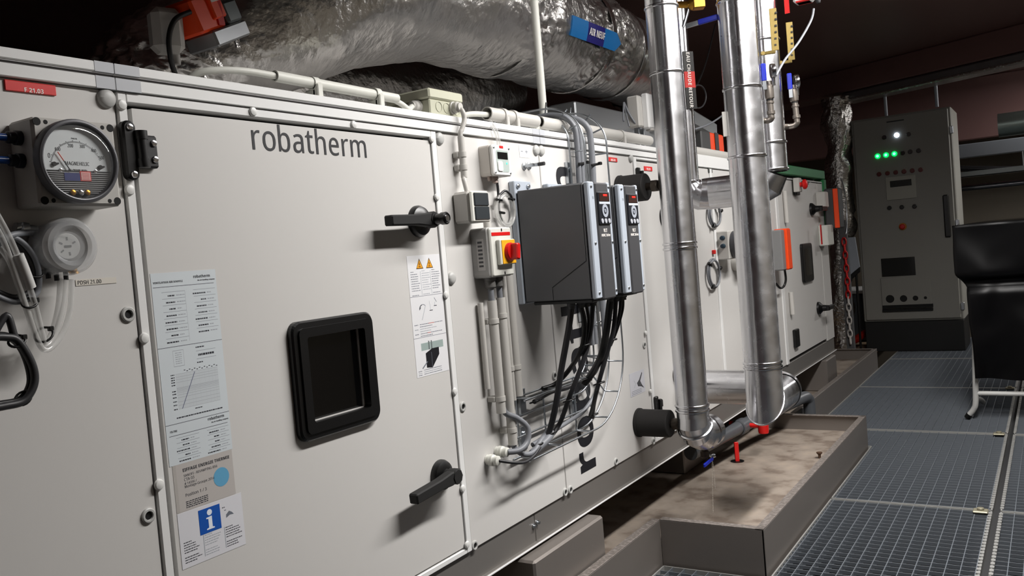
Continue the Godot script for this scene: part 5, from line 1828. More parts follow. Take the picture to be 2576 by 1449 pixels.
# ---------- conduits and boxes along the top of the unit ----------
func build_top_runs() -> void:
	var st = S()
	# slim conduit with clips
	var t := thing("conduit", "slim light grey conduit in clips along the unit's top edge, before the junction box", "conduit", V(1.25, 0.36, -0.03))
	lathe(st, V(1.212, 0.3905, -0.03), Vector3(1, -0.012, 0), [[0.0085, 0.01], [0.0085, 0], [0.0112, 0], [0.0112, 0.372], [0.0085, 0.372], [0.0085, 0.36]], 18)
	part(t, "tube", st, M.pvc_light)
	for x in [1.318, 1.512]:
		st = S()
		box2(st, V(x - 0.008, 0.386, -0.028), V(x + 0.008, 0.3555, -0.012), 0.002)
		box2(st, V(x - 0.008, 0.376, -0.05), V(x + 0.008, 0.3555, -0.02), 0.002)
		lathe(st, V(x - 0.008, 0.3885, -0.03), Vector3.RIGHT, [[0.0112, 0], [0.0138, 0], [0.0138, 0.016], [0.0112, 0.016]], 18)
		part(t, "clip", st, M.pvc_light)
	st = S()
	tube(st, smooth(PackedVector3Array([V(1.03, 0.352, -0.10), V(1.055, 0.380, -0.07), V(1.09, 0.389, -0.05), V(1.15, 0.392, -0.035), V(1.225, 0.3905, -0.03)]), 7), 0.0068, 12)
	solid("cable", "light grey cable emerging behind the rail into the slim conduit", "cable", st, M.pvc_light)
	st = S()
	tube(st, smooth(PackedVector3Array([V(1.575, 0.382, -0.03), V(1.60, 0.374, -0.028), V(1.625, 0.366, -0.03), V(1.645, 0.374, -0.036), V(1.66, 0.378, -0.04)]), 7), 0.0066, 12)
	solid("cable", "light grey cable from the slim conduit into the junction box gland", "cable", st, M.pvc_light)
	# junction box
	t = thing("junction_box", "beige-grey plastic junction box sitting on the unit's top edge", "junction box", V(1.74, 0.355, -0.07))
	var box := plain(Color(0.70, 0.70, 0.62), 0.5)
	st = S()
	box2(st, V(1.676, 0.393, -0.135), V(1.812, 0.3556, -0.004), 0.003)
	part(t, "body", st, box)
	st = S()
	box2(st, V(1.673, 0.4185, -0.138), V(1.815, 0.3935, -0.001), 0.004)
	part(t, "lid", st, plain(Color(0.735, 0.735, 0.655), 0.5))
	for q in [[1.712, 0.376], [1.744, 0.376], [1.786, 0.374]]:
		st = S()
		lathe(st, V(q[0], q[1], -0.004), Vector3.BACK, [[0.013, 0], [0.013, 0.0012], [0.0118, 0.0012], [0.0118, 0.0003]], 24)
		part(t, "knockout", st, box)
	for q in [[V(1.676, 0.378, -0.040), Vector3.LEFT], [V(1.768, 0.378, -0.004), Vector3.BACK]]:
		st = S()
		lathe(st, q[0], q[1], [[0.0155, 0], [0.0155, 0.006], [0.0135, 0.007], [0.0135, 0.018], [0.010, 0.022], [0.010, 0.026], [0, 0.026]], 20)
		part(t, "gland", st, M.pvc)
	# big conduit in two lengths
	var lens := [[1.955, 2.215, 0.0185, "wide grey conduit on the unit's top edge right after the junction box", [2.03, 2.085]], [2.235, 3.06, 0.0185, "long wide grey conduit running along the top edge behind the wire tray", [2.41, 2.80]]]
	for q in lens:
		t = thing("conduit", q[3], "conduit", V(q[0], 0.36, -0.035))
		st = S()
		var l: float = q[1] - q[0]
		lathe(st, V(q[0], 0.3855, -0.025), Vector3.RIGHT, [[0.0155, 0.05], [0.0155, 0], [q[2], 0], [q[2], l], [0.0155, l], [0.0155, l - 0.05]], 24)
		part(t, "tube", st, M.pvc)
		for x in q[4]:
			st = S()
			lathe(st, V(x - 0.008, 0.3855, -0.025), Vector3.RIGHT, [[0.0185, 0], [0.0215, 0], [0.0215, 0.016], [0.0185, 0.016]], 24)
			box2(st, V(x - 0.007, 0.382, -0.014), V(x + 0.007, 0.3556, -0.003), 0.002)
			part(t, "clip", st, M.pvc)
	st = S()
	tube(st, smooth(PackedVector3Array([V(1.812, 0.374, -0.06), V(1.85, 0.372, -0.05), V(1.90, 0.380, -0.03), V(2.0, 0.384, -0.025)]), 6), 0.0075, 12)
	solid("cable", "light grey cable from the junction box into the wide conduit", "cable", st, M.pvc_light)
	st = S()
	rod(st, V(2.20, 0.368, -0.03), V(2.245, 0.370, -0.03), 0.0075, 10)
	solid("cable", "pale cable visible in the gap between the two wide conduits", "cable", st, M.pvc_light)
	# upright painted tube
	st = S()
	rod(st, V(2.40, 0.356, -0.10), V(2.40, 1.33, -0.10), 0.0128, 20)
	solid("upright_tube", "thin off-white upright tube standing on the unit in front of the foil duct", "tube", st, M.pvc_light)
	# white sensor box on a strut behind the first pipe
	t = thing("sensor_box", "white upright sensor box on a zinc strut behind the first insulated pipe", "sensor", V(3.18, 0.36, -0.09))
	st = S()
	box2(st, V(3.115, 0.575, -0.13), V(3.175, 0.452, -0.08), 0.006)
	part(t, "box", st, M.pvc)
	st = S()
	box2(st, V(3.150, 0.583, -0.085), V(3.225, 0.445, -0.055), 0.006)
	part(t, "lid", st, M.white)
	for dx in [0.0, 0.045]:
		st = S()
		box2(st, V(3.135 + dx, 0.452, -0.115), V(3.147 + dx, 0.357, -0.095), 0.001)
		part(t, "strut", st, M.zinc)
	st = S()
	disc(st, V(3.19, 0.447, -0.068), Vector3.DOWN, 0.018, 0.008, 0.002, 16)
	part(t, "end_cap", st, M.box_grey)
	st = S()
	tube(st, smooth(PackedVector3Array([W(1612, 324, -0.09), W(1598, 310, -0.10), W(1582, 285, -0.12), W(1570, 258, -0.14)]), 7), 0.0042, 8)
	solid("cable", "thin grey cable from the sensor box up to the foil duct", "cable", st, M.cable_grey)
	for q in [[2.965, "loose grey cable end hanging from the foil duct, longer one", 0.42], [2.935, "loose grey cable end hanging from the foil duct, shorter one", 0.50]]:
		st = S()
		tube(st, smooth(PackedVector3Array([W(1569, 258, -0.14), W(1576 if q[2] < 0.45 else 1568, 290, -0.13), W(1583 if q[2] < 0.45 else 1569, 318 if q[2] < 0.45 else 305, -0.12)]), 7), 0.0035, 8)
		solid("cable", q[1], "cable", st, M.cable_grey)
	st = S()
	var hoop := PackedVector3Array()
	for k in 25:
		var an := TAU * k / 24.0
		hoop.append(W(1757 + cos(an) * 19.0, 243 + sin(an) * 29.0, -0.02))
	tube(st, hoop, 0.0035, 8)
	solid("cable_loop", "thin dark cable loop behind the strip sign", "cable", st, M.cable_dark)
	st = S()
	tube(st, smooth(PackedVector3Array([W(1800, 60, -0.06), W(1778, 150, -0.05), W(1760, 200, -0.03), W(1748, 222, -0.02)]), 7), 0.004, 8)
	solid("cable", "dark cable slanting down to the thin loop behind the strip sign", "cable", st, M.cable_black)
	st = S()
	tube(st, smooth(PackedVector3Array([W(1745, 326, -0.06), W(1770, 318, -0.06), W(1795, 306, -0.07), W(1825, 285, -0.10)]), 7), 0.0045, 8)
	solid("cable", "light grey cable crossing between the first and the widest pipe", "cable", st, M.cable_grey)
	t = thing("sheet_duct", "small grey folded sheet duct piece on the far unit behind the pipes", "duct", W(1770, 340, -0.25))
	st = S()
	var da := W(1742, 272, -0.22)
	var dc := W(1806, 330, -0.22)
	cbox(st, Vector3((da.x + dc.x) * 0.5, (da.y + dc.y) * 0.5 - 0.02, -0.30), Vector3(dc.x - da.x, da.y - dc.y, 0.16), 0.012, Basis(Vector3.BACK, -0.12))
	part(t, "duct_wall", st, M.galva)
	# orange damper actuator in the shade
	t = thing("damper_actuator", "orange damper actuator with a grey clamp above the unit's rail, in the shade", "actuator", V(1.25, 0.45, -0.3))
	var b := Basis(Vector3.BACK, 0.42) * Basis(Vector3.UP, 0.25)
	var c := W(492, 42, -0.30)
	st = S()
	cbox(st, c, Vector3(0.10, 0.075, 0.07), 0.006, b)
	part(t, "drive_box", st, M.orange)
	st = S()
	cbox(st, c + b * Vector3(0.03, 0.012, 0.037), Vector3(0.045, 0.06, 0.012), 0.003, b)
	part(t, "orange_cover", st, M.orange)
	st = S()
	cbox(st, c + b * Vector3(0.03, 0.022, 0.0435), Vector3(0.036, 0.010, 0.002), 0.0, b)
	part(t, "name_label", st, M.tag_white)
	st = S()
	cbox(st, c + b * Vector3(0.085, -0.012, 0.025), Vector3(0.06, 0.05, 0.03), 0.006, b)
	part(t, "clamp", st, plain(Color(0.38, 0.40, 0.40), 0.45, 0.5))
	st = S()
	cbox(st, c + b * Vector3(0.05, -0.055, 0.0), Vector3(0.14, 0.035, 0.08), 0.004, b)
	part(t, "bracket", st, M.galva)
	st = S()
	var rp := W(548, 20, -0.27)
	cbox(st, rp, Vector3(0.018, 0.075, 0.006), 0.001, Basis(Vector3.BACK, 0.16))
	solid("red_name_plate", "red plastic plate hanging beside the orange damper actuator", "name plate", st, M.red)
	t = thing("plastic_box", "white plastic box with slanted corners beside the orange damper actuator", "box", V(1.1, 0.45, -0.3))
	c = W(418, 80, -0.30)
	st = S()
	cbox(st, c, Vector3(0.066, 0.095, 0.05), 0.014, Basis(Vector3.UP, -0.3))
	part(t, "housing", st, M.pvc)
	st = S()
	rod(st, c + Vector3(0.018, -0.045, 0.0), c + Vector3(0.018, -0.066, 0.0), 0.009, 12)
	part(t, "spout", st, M.box_grey)
	st = S()
	tube(st, smooth(PackedVector3Array([W(478, 30, -0.26), W(440, 50, -0.26), W(425, 95, -0.27), W(430, 150, -0.28), W(442, 190, -0.3)]), 7), 0.0055, 10)
	solid("cable", "black cable dropping from the orange actuator behind the rail", "cable", st, M.cable_black)
	st = S()
	cbox(st, W(582, 35, -0.36), Vector3(0.014, 0.16, 0.004), 0.001, Basis(Vector3.BACK, 0.14))
	solid("foil_highlight_strip", "bright foil strip along the highlight at the foil duct's bend", "tape", st, M.foil_crinkled)  # thin foil strip stands for the highlight on the bend

# ---------- insulated pipes ----------
func swage(t: Node3D, at: Vector3, dir: Vector3, r: float, double := false) -> void:
	var st = S()
	var prof := [[r - 0.001, -0.006], [r + 0.0032, -0.0035], [r + 0.0042, 0.0], [r + 0.0032, 0.0035], [r - 0.001, 0.006]]
	lathe(st, at, dir, prof, 40)
	if double: lathe(st, at - dir.normalized() * 0.016, dir, prof, 40)
	part(t, "joint_ring", st, M.ring_metal)

func rivets(t: Node3D, x: float, z: float, r: float, ys: Array, m: Mesh) -> void:
	var n := Vector3(0.70, 0, 0.714)
	for y in ys:
		var p := V(x, y, z) + n * r
		var b := Basis(Vector3.UP, atan2(n.x, n.z))
		piece(t, "rivet", m, p, M.chrome, b)

func arc(c: Vector3, a: Vector3, b: Vector3, n: int) -> Array:      # quarter arc from c+a to c+b, without its first point
	var o := []
	for k in range(1, n + 1):
		var an := PI / 2 * k / n
		o.append(c + a * cos(an) + b * sin(an))
	return o

func build_pipes() -> void:
	var rm := cap_mesh(0.0042, 0.003)
	# first pipe, next to the sleeves
	var t := thing("insulated_pipe", "aluminium-jacketed vertical pipe joined to the two black sleeves", "pipe", V(2.712, -0.70, 0.2), "aluminium-jacketed pipes")
	var r := 0.0535
	var st = S()
	tube(st, PackedVector3Array([V(2.712, 1.33, 0.2), V(2.712, -0.590, 0.2)]), r, 48, true, false, true)
	part(t, "jacket", st, M.jacket)
	st = S()
	var pts := [V(2.712, -0.590, 0.2), V(2.712, -0.612, 0.2), V(2.736, -0.647, 0.2), V(2.776, -0.664, 0.202), V(2.815, -0.664, 0.206), V(2.85, -0.662, 0.21)]
	tube(st, PackedVector3Array(pts), r, 40, true, true, true)
	part(t, "mitred_elbow", st, M.jacket)
	swage(t, V(2.724, -0.629, 0.2), Vector3(0.55, -0.82, 0), r + 0.0035)
	swage(t, V(2.815, -0.664, 0.206), Vector3(1, 0, 0.1), r)
	for q in [[1690, 190, false], [1716, 612, true], [1743, 1018, true], [1668, 22, false]]:
		swage(t, Vector3(2.712, W(q[0], q[1], 0.2).y, 0.2), Vector3.UP, r, q[2])
	rivets(t, 2.712, 0.2, r, [0.62, 0.52, 0.42, 0.32, 0.16, 0.06, -0.02, -0.10, -0.22, -0.34, -0.46, -0.53], rm)
	# sleeves between the panel and the first pipe
	for q in [[0.190, 0.098, "upper black rubber pipe sleeve sticking out of the panel behind the drives"], [-0.617, 0.118, "lower black rubber pipe sleeve sticking out of the panel above the base"]]:
		var s := thing("pipe_sleeve", q[2], "sleeve", V(2.712, q[0] - 0.047, 0.0), "black pipe sleeves")
		st = S()
		lathe(st, V(2.712, q[0], 0.0006), Vector3.BACK, [[0.050, 0], [0.050, 0.008], [0.047, 0.009], [0.0465, q[1] - 0.003], [0.044, q[1]], [0, q[1]]], 40)
		part(s, "foam", st, M.rubber)
		st = S()
		rod(st, V(2.712, q[0], q[1]), V(2.712, q[0], 0.150), 0.013, 16)
		part(s, "nipple", st, plain(Color(0.20, 0.17, 0.14), 0.5, 0.6))
		st = S()
		lathe(st, V(2.712, q[0], 0.116 if q[1] < 0.1 else 0.124), Vector3.BACK, [[0.017, 0], [0.021, 0.003], [0.021, 0.022], [0.018, 0.026], [0, 0.026]], 6)
		part(s, "hex_coupling", st, plain(Color(0.30, 0.27, 0.24), 0.45, 0.7))
	# large pipe with its elbow, running back to the wall behind
	t = thing("insulated_pipe", "widest aluminium-jacketed vertical pipe with a mitred elbow above the drip pan", "pipe", V(2.95, -0.65, 0.375), "aluminium-jacketed pipes")
	r = 0.0635
	st = S()
	tube(st, PackedVector3Array([V(2.95, 1.33, 0.375), V(2.95, -0.586, 0.375), V(3.17, -0.586, 0.375)]), r, 56, true, false, true)
	part(t, "jacket", st, M.jacket)
	# thin chrome ring stands for the lit edge of the mitre
	st = S()
	var ring := PackedVector3Array()
	for k in 49:
		var an := TAU * k / 48.0
		ring.append(V(2.95 + cos(an) * r * 1.02, -0.586 + cos(an) * r * 1.02, 0.375 + sin(an) * r * 1.02))
	tube(st, ring, 0.0026, 6)
	part(t, "lit_mitre_ring", st, M.chrome)
	st = S()
	pts = [V(3.17, -0.586, 0.375)]
	pts.append_array(arc(V(3.17, -0.586, 0.295), Vector3(0, 0, 0.08), Vector3(0.08, 0, 0), 4))
	pts.append(V(3.25, -0.586, 0.006))
	tube(st, PackedVector3Array(pts), r + 0.003, 48, true, false, true)
	part(t, "rear_run", st, M.jacket)
	for q in [[1872, 222, false], [1888, 394, false], [1926, 911, true], [1862, 3, false]]:
		swage(t, Vector3(2.95, WX(q[0], q[1], 2.95).y, 0.375), Vector3.UP, r, q[2])
	rivets(t, 2.95, 0.375, r, [0.62, 0.54, 0.46, 0.34, 0.18, 0.10, 0.02, -0.06, -0.14, -0.22, -0.36, -0.46, -0.54], rm)
	st = S()
	var lp := WX(1828, 312, 2.91)
	cbox(st, lp + Vector3(0.0, 0, 0.0), Vector3(0.004, 0.085, 0.028), 0.001, Basis(Vector3.UP, 0.5))
	part(t, "name_plate", st, M.box_grey)
	# the U-shaped pair behind
	t = thing("insulated_pipe", "aluminium-jacketed U-shaped pipe behind the widest one, with a level run toward the walkway", "pipe", V(3.24, 0.11, 0.06), "aluminium-jacketed pipes")
	r = 0.050
	st = S()
	pts = [V(3.21, 1.33, 0.056), V(3.21, 0.215, 0.056)]
	tube(st, PackedVector3Array(pts), 0.047, 40, true, false, true)
	part(t, "near_riser", st, M.jacket)
	st = S()
	tube(st, PackedVector3Array([V(3.21, 0.215, 0.056), V(3.22, 0.185, 0.065), V(3.235, 0.172, 0.095), V(3.25, 0.172, 0.13), V(3.25, 0.172, 0.325), V(3.25, 0.185, 0.355), V(3.25, 0.225, 0.375)]), PackedFloat32Array([0.047, 0.055, 0.060, 0.0615, 0.0615, 0.060, 0.058]), 44, true, false, true)
	part(t, "level_run", st, M.jacket)
	st = S()
	tube(st, PackedVector3Array([V(3.25, 0.225, 0.375), V(3.25, 1.33, 0.375)]), 0.058, 44, true, false, true)
	part(t, "far_riser", st, M.jacket)
	swage(t, V(3.21, 0.222, 0.056), Vector3.UP, 0.048)
	swage(t, V(3.25, 0.232, 0.375), Vector3.UP, 0.0585)
	swage(t, Vector3(3.25, WX(1957, 358, 3.25).y, 0.375), Vector3.UP, 0.0585)
	swage(t, Vector3(3.25, WX(1940, 100, 3.25).y, 0.375), Vector3.UP, 0.0585)
	rivets(t, 3.25, 0.375, 0.058, [0.62, 0.52, 0.44, 0.38, 0.30], rm)
	rivets(t, 3.21, 0.056, 0.047, [0.62, 0.44, 0.36, 0.28], rm)
	# name sign on the rear riser
	t = thing("pipe_sign", "black and red strip sign with white capitals on the pipe behind the first one", "sign", W(1745, 275, 0.10))
	var p0 := W(1727, 128, 0.105)
	var p1 := W(1745, 275, 0.105)
	var n := Vector3(-0.6, 0, 0.8)
	var ax := Vector3(0.8, 0, 0.6)
	p1.x = p0.x
	p1.x += 0.012
	p0.x += 0.012
	var b := Basis(ax, Vector3.UP, n)
	st = S()
	cbox(st, (p0 + p1) * 0.5, Vector3(0.046, p0.y - p1.y, 0.0016), 0.0, b)
	part(t, "strip", st, plain(Color(0.09, 0.075, 0.065), 0.5))
	st = S()
	var rc := p0.lerp(p1, 0.49)
	cbox(st, rc + n * 0.0004, Vector3(0.0465, (p0.y - p1.y) * 0.28, 0.0018), 0.0, b)
	part(t, "red_field", st, plain(Color(0.80, 0.13, 0.09), 0.5))
	lettering(t, "sign_lettering", "EAU CHAUDE RETOUR", p0 + n * 0.0014 - ax * 0.009 + Vector3(0, -0.004, 0), p0.y - p1.y - 0.008, M.tag_white, Basis(Vector3.DOWN, n.cross(Vector3.DOWN), n), 0.0006, true, 1.0)

func ball_valve(label: String, x: float, base: Array, up: Array, body: Array, lever: Array, dial: Array) -> void:
	var t := thing("ball_valve", label, "valve", WX(base[0], base[1], x), "ball valves on the pipes")
	var steel := plain(Color(0.56, 0.53, 0.50), 0.38, 0.9)
	var a := WX(base[0], base[1], x)
	var u := WX(up[0], up[1], x)
	var c := WX(body[0], body[1], x)
	var top := WX(dial[0], dial[1], x)
	var st = S()
	var el := PackedVector3Array([a - Vector3(0.03, 0, 0.02), a, a.lerp(Vector3(u.x, a.y, u.z), 0.7), Vector3(u.x, a.y, u.z) + Vector3(0, (u.y - a.y) * 0.35, 0), u, c])
	tube(st, smooth(el, 5), 0.0105, 16)
	part(t, "elbow", st, steel)
	st = S()
	lathe(st, u, (c - u), [[0.0105, 0], [0.0145, 0.001], [0.0145, 0.012], [0.0105, 0.013]], 8)
	lathe(st, u.lerp(c, 0.45), (c - u), [[0.0105, 0], [0.0138, 0.001], [0.0138, 0.008], [0.0105, 0.009]], 8)
	lathe(st, c - Vector3(0, 0.03, 0), Vector3.UP, [[0.0105, 0], [0.0155, 0.004], [0.0165, 0.02], [0.0155, 0.045], [0.011, 0.05], [0.011, 0.062]], 12)
	part(t, "valve_body", st, steel)
	for y in [u.y + 0.006, c.y - 0.034]:
		st = S()
		lathe(st, Vector3(c.x, y, c.z), Vector3.UP, [[0.0112, 0], [0.0122, 0], [0.0122, 0.004], [0.0112, 0.004]], 12)
		part(t, "seal", st, M.cable_black)
	var l0 := WX(lever[0], lever[1], x) + Vector3(-0.03, 0, 0.0)
	var l1 := WX(lever[2], lever[3], x) + Vector3(-0.03, 0, 0.0)
	st = S()
	cbox(st, (l0 + l1) * 0.5, Vector3(0.008, l0.y - l1.y, 0.017), 0.003, Basis(Vector3.UP, 0.3))
	part(t, "lever_grip", st, M.blue)
	st = S()
	cbox(st, l1 - Vector3(0, 0.012, 0), Vector3(0.004, 0.035, 0.014), 0.001, Basis(Vector3.UP, 0.3))
	cbox(st, l1 - Vector3(-0.016, 0.022, 0), Vector3(0.03, 0.008, 0.008), 0.001)
	part(t, "lever_arm", st, M.zinc)
	# dial thermometer on top
	st = S()
	var dn := Vector3(0.42, 0.05, 0.9).normalized()
	lathe(st, top - dn * 0.008, dn, [[0.0, 0], [0.024, 0], [0.0255, 0.003], [0.0255, 0.014], [0.0225, 0.016]], 28)
	rod(st, top - Vector3(0, 0.05, 0), top - Vector3(0, 0.02, 0), 0.006, 10)
	part(t, "dial_case", st, M.chrome)
	st = S()
	lathe(st, top - dn * 0.008, dn, [[0.0225, 0.0145], [0, 0.0145]], 28)
	part(t, "dial_face", st, plain(Color(0.82, 0.82, 0.80), 0.4))

func build_valves() -> void:
	ball_valve("steel ball valve with an upright blue lever on the widest pipe", 3.02, [1924, 304], [1940, 288], [1935, 228], [1925, 163, 1929, 207], [1944, 178])
	ball_valve("steel ball valve with an upright blue lever on the pipe behind the widest one", 3.30, [1982, 318], [2004, 298], [1997, 236], [1989, 187, 1994, 228], [2004, 205])
	# yellow perforated brackets
	var k := 0
	for q in [[3.02, 1948, 20, 1946, 128], [3.31, 1988, 55, 1988, 152]]:
		var t := thing("pipe_bracket", ["yellow zinc perforated bracket on the widest pipe", "yellow zinc perforated bracket on the pipe behind the widest one"][k], "bracket", WX(q[3], q[4], q[0]), "perforated pipe brackets")
		var a := WX(q[1], q[2], q[0])
		var c := WX(q[3], q[4], q[0])
		var ym := plain(Color(0.50, 0.43, 0.24), 0.45, 0.7)
		var st = S()
		cbox(st, (a + c) * 0.5, Vector3(0.004, a.y - c.y, 0.024), 0.001, Basis(Vector3.UP, 0.35))
		part(t, "strip", st, ym)
		for h in 6:
			st = S()
			cbox(st, a.lerp(c, 0.12 + h * 0.15) + Vector3(-0.0005, 0, 0.006), Vector3(0.005, 0.006, 0.007), 0.0, Basis(Vector3.UP, 0.35))
			part(t, "slot", st, plain(Color(0.10, 0.08, 0.05), 0.6))
		st = S()
		cbox(st, c + Vector3(-0.006, -0.004, -0.018), Vector3(0.006, 0.012, 0.05), 0.002, Basis(Vector3.UP, 0.2))
		lathe(st, c + Vector3(-0.01, -0.004, -0.034), Vector3(-0.8, 0, 0.3), [[0.007, 0], [0.007, 0.008], [0, 0.008]], 6)
		part(t, "foot", st, ym)
		k += 1
	# brass valve with long blue lever near the first pipe
	var t := thing("ball_valve", "brass ball valve with a long level blue lever behind the first pipe", "valve", WX(1740, 40, 2.95), "ball valves on the pipes")
	var st = S()
	rod(st, WX(1700, 12, 2.95), WX(1748, 12, 2.95), 0.012, 14)
	lathe(st, WX(1735, 12, 2.95), Vector3(0, -0.05, 1), [[0.018, 0], [0.022, 0.01], [0.018, 0.03]], 8)
	part(t, "body", st, M.brass)
	st = S()
	cbox(st, WX(1757, 8, 2.95), Vector3(0.04, 0.04, 0.04), 0.003, Basis(Vector3.UP, 0.5))
	part(t, "brass_block", st, M.brass)
	var l0 := WX(1756, 57, 2.93)
	var l1 := WX(1806, 42, 2.93)
	st = S()
	var dir := (l1 - l0).normalized()
	var b := Basis(dir, Vector3.UP, dir.cross(Vector3.UP)).orthonormalized()
	cbox(st, (l0 + l1) * 0.5, Vector3(l0.distance_to(l1), 0.019, 0.010), 0.003, b)
	part(t, "lever_grip", st, M.blue)
	st = S()
	cbox(st, l0 - dir * 0.02, Vector3(0.05, 0.017, 0.004), 0.001, b)
	rod(st, l0 - dir * 0.045 + Vector3(0, 0, -0.01), WX(1735, 15, 2.95), 0.006, 8)
	part(t, "lever_arm", st, M.zinc)
	# drain nozzle on the near side of the first pipe
	t = thing("drain_elbow", "bent steel drain nozzle at the side of the first pipe's top", "elbow", W(1650, 62, 0.16))
	st = S()
	tube(st, path([[1640, -25, 0.155], [1640, 25, 0.155], [1642, 45, 0.158], [1652, 56, 0.163], [1662, 62, 0.168]], 5), 0.0125, 16)
	part(t, "bend", st, plain(Color(0.62, 0.60, 0.58), 0.35, 0.9))
	st = S()
	lathe(st, W(1640, 18, 0.155), Vector3.UP, [[0.0125, 0], [0.015, 0.001], [0.015, 0.010], [0.0125, 0.011]], 8)
	part(t, "rusty_nut", st, plain(Color(0.46, 0.30, 0.17), 0.6, 0.5))
	# sensor head at the ceiling with its cable, and red tag
	t = thing("pipe_sensor", "white and red sensor high on the pipes with a grey cable", "sensor", WX(2024, 4, 3.3))
	var sc := WX(2022, -10, 3.3)
	st = S()
	cbox(st, sc, Vector3(0.05, 0.05, 0.07), 0.008)
	part(t, "head", st, M.white)
	st = S()
	cbox(st, sc - Vector3(0, 0.022, 0), Vector3(0.052, 0.006, 0.05), 0.002)
	part(t, "red_edge", st, M.red)
	st = S()
	lathe(st, sc + Vector3(0, -0.01, 0.045), Vector3(0, -1, 0.2), [[0.009, 0], [0.009, 0.02], [0.006, 0.028], [0, 0.028]], 8)
	part(t, "gland", st, M.cable_dark)
	st = S()
	tube(st, smooth(PackedVector3Array([WX(2047, 22, 3.3), WX(2040, 52, 3.28), WX(2010, 105, 3.2), WX(1975, 150, 3.1), WX(1952, 190, 3.03)]), 7), 0.0042, 10)
	solid("cable", "dark grey cable slanting from the sensor head to the valve dial", "cable", st, M.cable_grey)
	st = S()
	cbox(st, WX(1979, 8, 3.28), Vector3(0.004, 0.075, 0.017), 0.0)
	solid("red_name_plate", "red plastic plate hanging beside the top of the widest pipe", "name plate", st, M.red_tag)
	# small drain valve with beaded chain under the first pipe
	t = thing("drain_valve", "small drain valve with a blue lever under the first pipe's elbow", "valve", V(2.82, -0.78, 0.2))
	var c := W(1772, 1132, 0.2)
	st = S()
	rod(st, c + Vector3(0, 0.04, 0), c - Vector3(0, 0.03, 0), 0.011, 14)
	lathe(st, c, Vector3.DOWN, [[0.011, 0], [0.016, 0.004], [0.016, 0.022], [0.011, 0.026]], 8)
	part(t, "valve_body", st, plain(Color(0.33, 0.29, 0.25), 0.45, 0.7))
	st = S()
	lathe(st, W(1790, 1148, 0.2), Vector3(0.4, 0.2, 1), [[0.006, 0], [0.008, 0.006], [0.006, 0.014], [0, 0.014]], 8)
	rod(st, c - Vector3(0, 0.012, 0), W(1790, 1148, 0.2), 0.005, 8)
	part(t, "stem", st, M.zinc)
	l0 = W(1793, 1153, 0.215)
	l1 = W(1771, 1172, 0.215)
	dir = (l1 - l0).normalized()
	b = Basis(dir, dir.cross(Vector3.BACK) * -1.0, Vector3.BACK).orthonormalized()
	st = S()
	cbox(st, (l0 + l1) * 0.5, Vector3(l0.distance_to(l1), 0.013, 0.007), 0.002, b)
	part(t, "lever", st, M.blue)
	t = thing("bead_chain", "thin beaded chain hanging from the small drain valve", "chain", W(1800, 1290, 0.2))
	var bead := SphereMesh.new()
	bead.radius = 0.0018
	bead.height = 0.0036
	bead.radial_segments = 8
	bead.rings = 4
	var cc := plain(Color(0.78, 0.76, 0.72), 0.35, 0.8)
	for s in 2:
		var top := W(1791, 1150, 0.2)
		var bot := W(1794 + s * 5, 1292 - s * 60, 0.2)
		var mm := MultiMesh.new()
		mm.transform_format = MultiMesh.TRANSFORM_3D
		mm.mesh = bead
		var n := int(top.distance_to(bot) / 0.0055)
		mm.instance_count = n
		for j in n:
			var f := float(j) / n
			mm.set_instance_transform(j, Transform3D(Basis(), top.lerp(bot, f) + Vector3(sin(f * PI) * 0.006 * s, 0, 0) - t.position))
		var o := MultiMeshInstance3D.new()
		o.name = "beads"
		o.multimesh = mm
		o.material_override = cc
		o.set_meta("kind", "stuff")
		t.add_child(o, true)
	# grey drain pipe over the pan with a red lever valve
	t = thing("drain_pipe", "grey plastic drain pipe under the unit's base with an elbow beyond the wide pan", "pipe", V(3.5, -0.88, 0.0))
	var pv := plain(Color(0.30, 0.31, 0.325), 0.4)
	st = S()
	tube(st, smooth(PackedVector3Array([V(3.30, -0.87, -0.05), V(3.72, -0.87, -0.012), V(3.95, -0.87, 0.015), V(4.35, -0.865, 0.085), V(4.50, -0.862, 0.115), V(4.545, -0.875, 0.123), V(4.56, -0.91, 0.126), V(4.56, -1.06, 0.126)]), 7), 0.030, 24)
	part(t, "tube", st, pv)
	st = S()
	lathe(st, V(3.78, -0.87, -0.004), Vector3(1, 0, 0.1), [[0.03, 0], [0.036, 0.003], [0.036, 0.06], [0.03, 0.063]], 24)
	part(t, "socket", st, pv)
	t = thing("valve_lever", "red level valve lever on the grey drain pipe", "lever", V(3.83, -0.86, 0.08))
	st = S()
	l0 = V(3.835, -0.862, 0.095)
	l1 = V(3.835, -0.858, -0.06)
	tube(st, PackedVector3Array([l0, V(3.835, -0.868, 0.05), V(3.835, -0.862, 0.0), l1]), PackedFloat32Array([0.016, 0.011, 0.007, 0.009]), 12)
	lathe(st, V(3.835, -0.90, 0.095), Vector3.UP, [[0.022, 0], [0.024, 0.01], [0.024, 0.045], [0.018, 0.05], [0, 0.05]], 16)
	part(t, "lever", st, M.red)
	# red handle standing up out of a hole in the pan
	t = thing("red_valve", "red upright valve grip standing out of a hole in the wide pan", "valve", WY(1855, 1160, -1.004))
	var rp := WY(1855, 1160, -1.004)
	st = S()
	slab(st, rrect(-0.0095, 0.0, 0.0095, 0.086, 0.004, 3), -0.004, 0.004, 0.001, Transform3D(Basis(Vector3.UP, -0.9), rp))
	part(t, "handle_bar", st, M.red)
	st = S()
	lathe(st, rp, Vector3.UP, [[0.030, 0.0002], [0.030, 0.0012], [0, 0.0012]], 24)
	part(t, "hole_rim", st, M.cable_black)

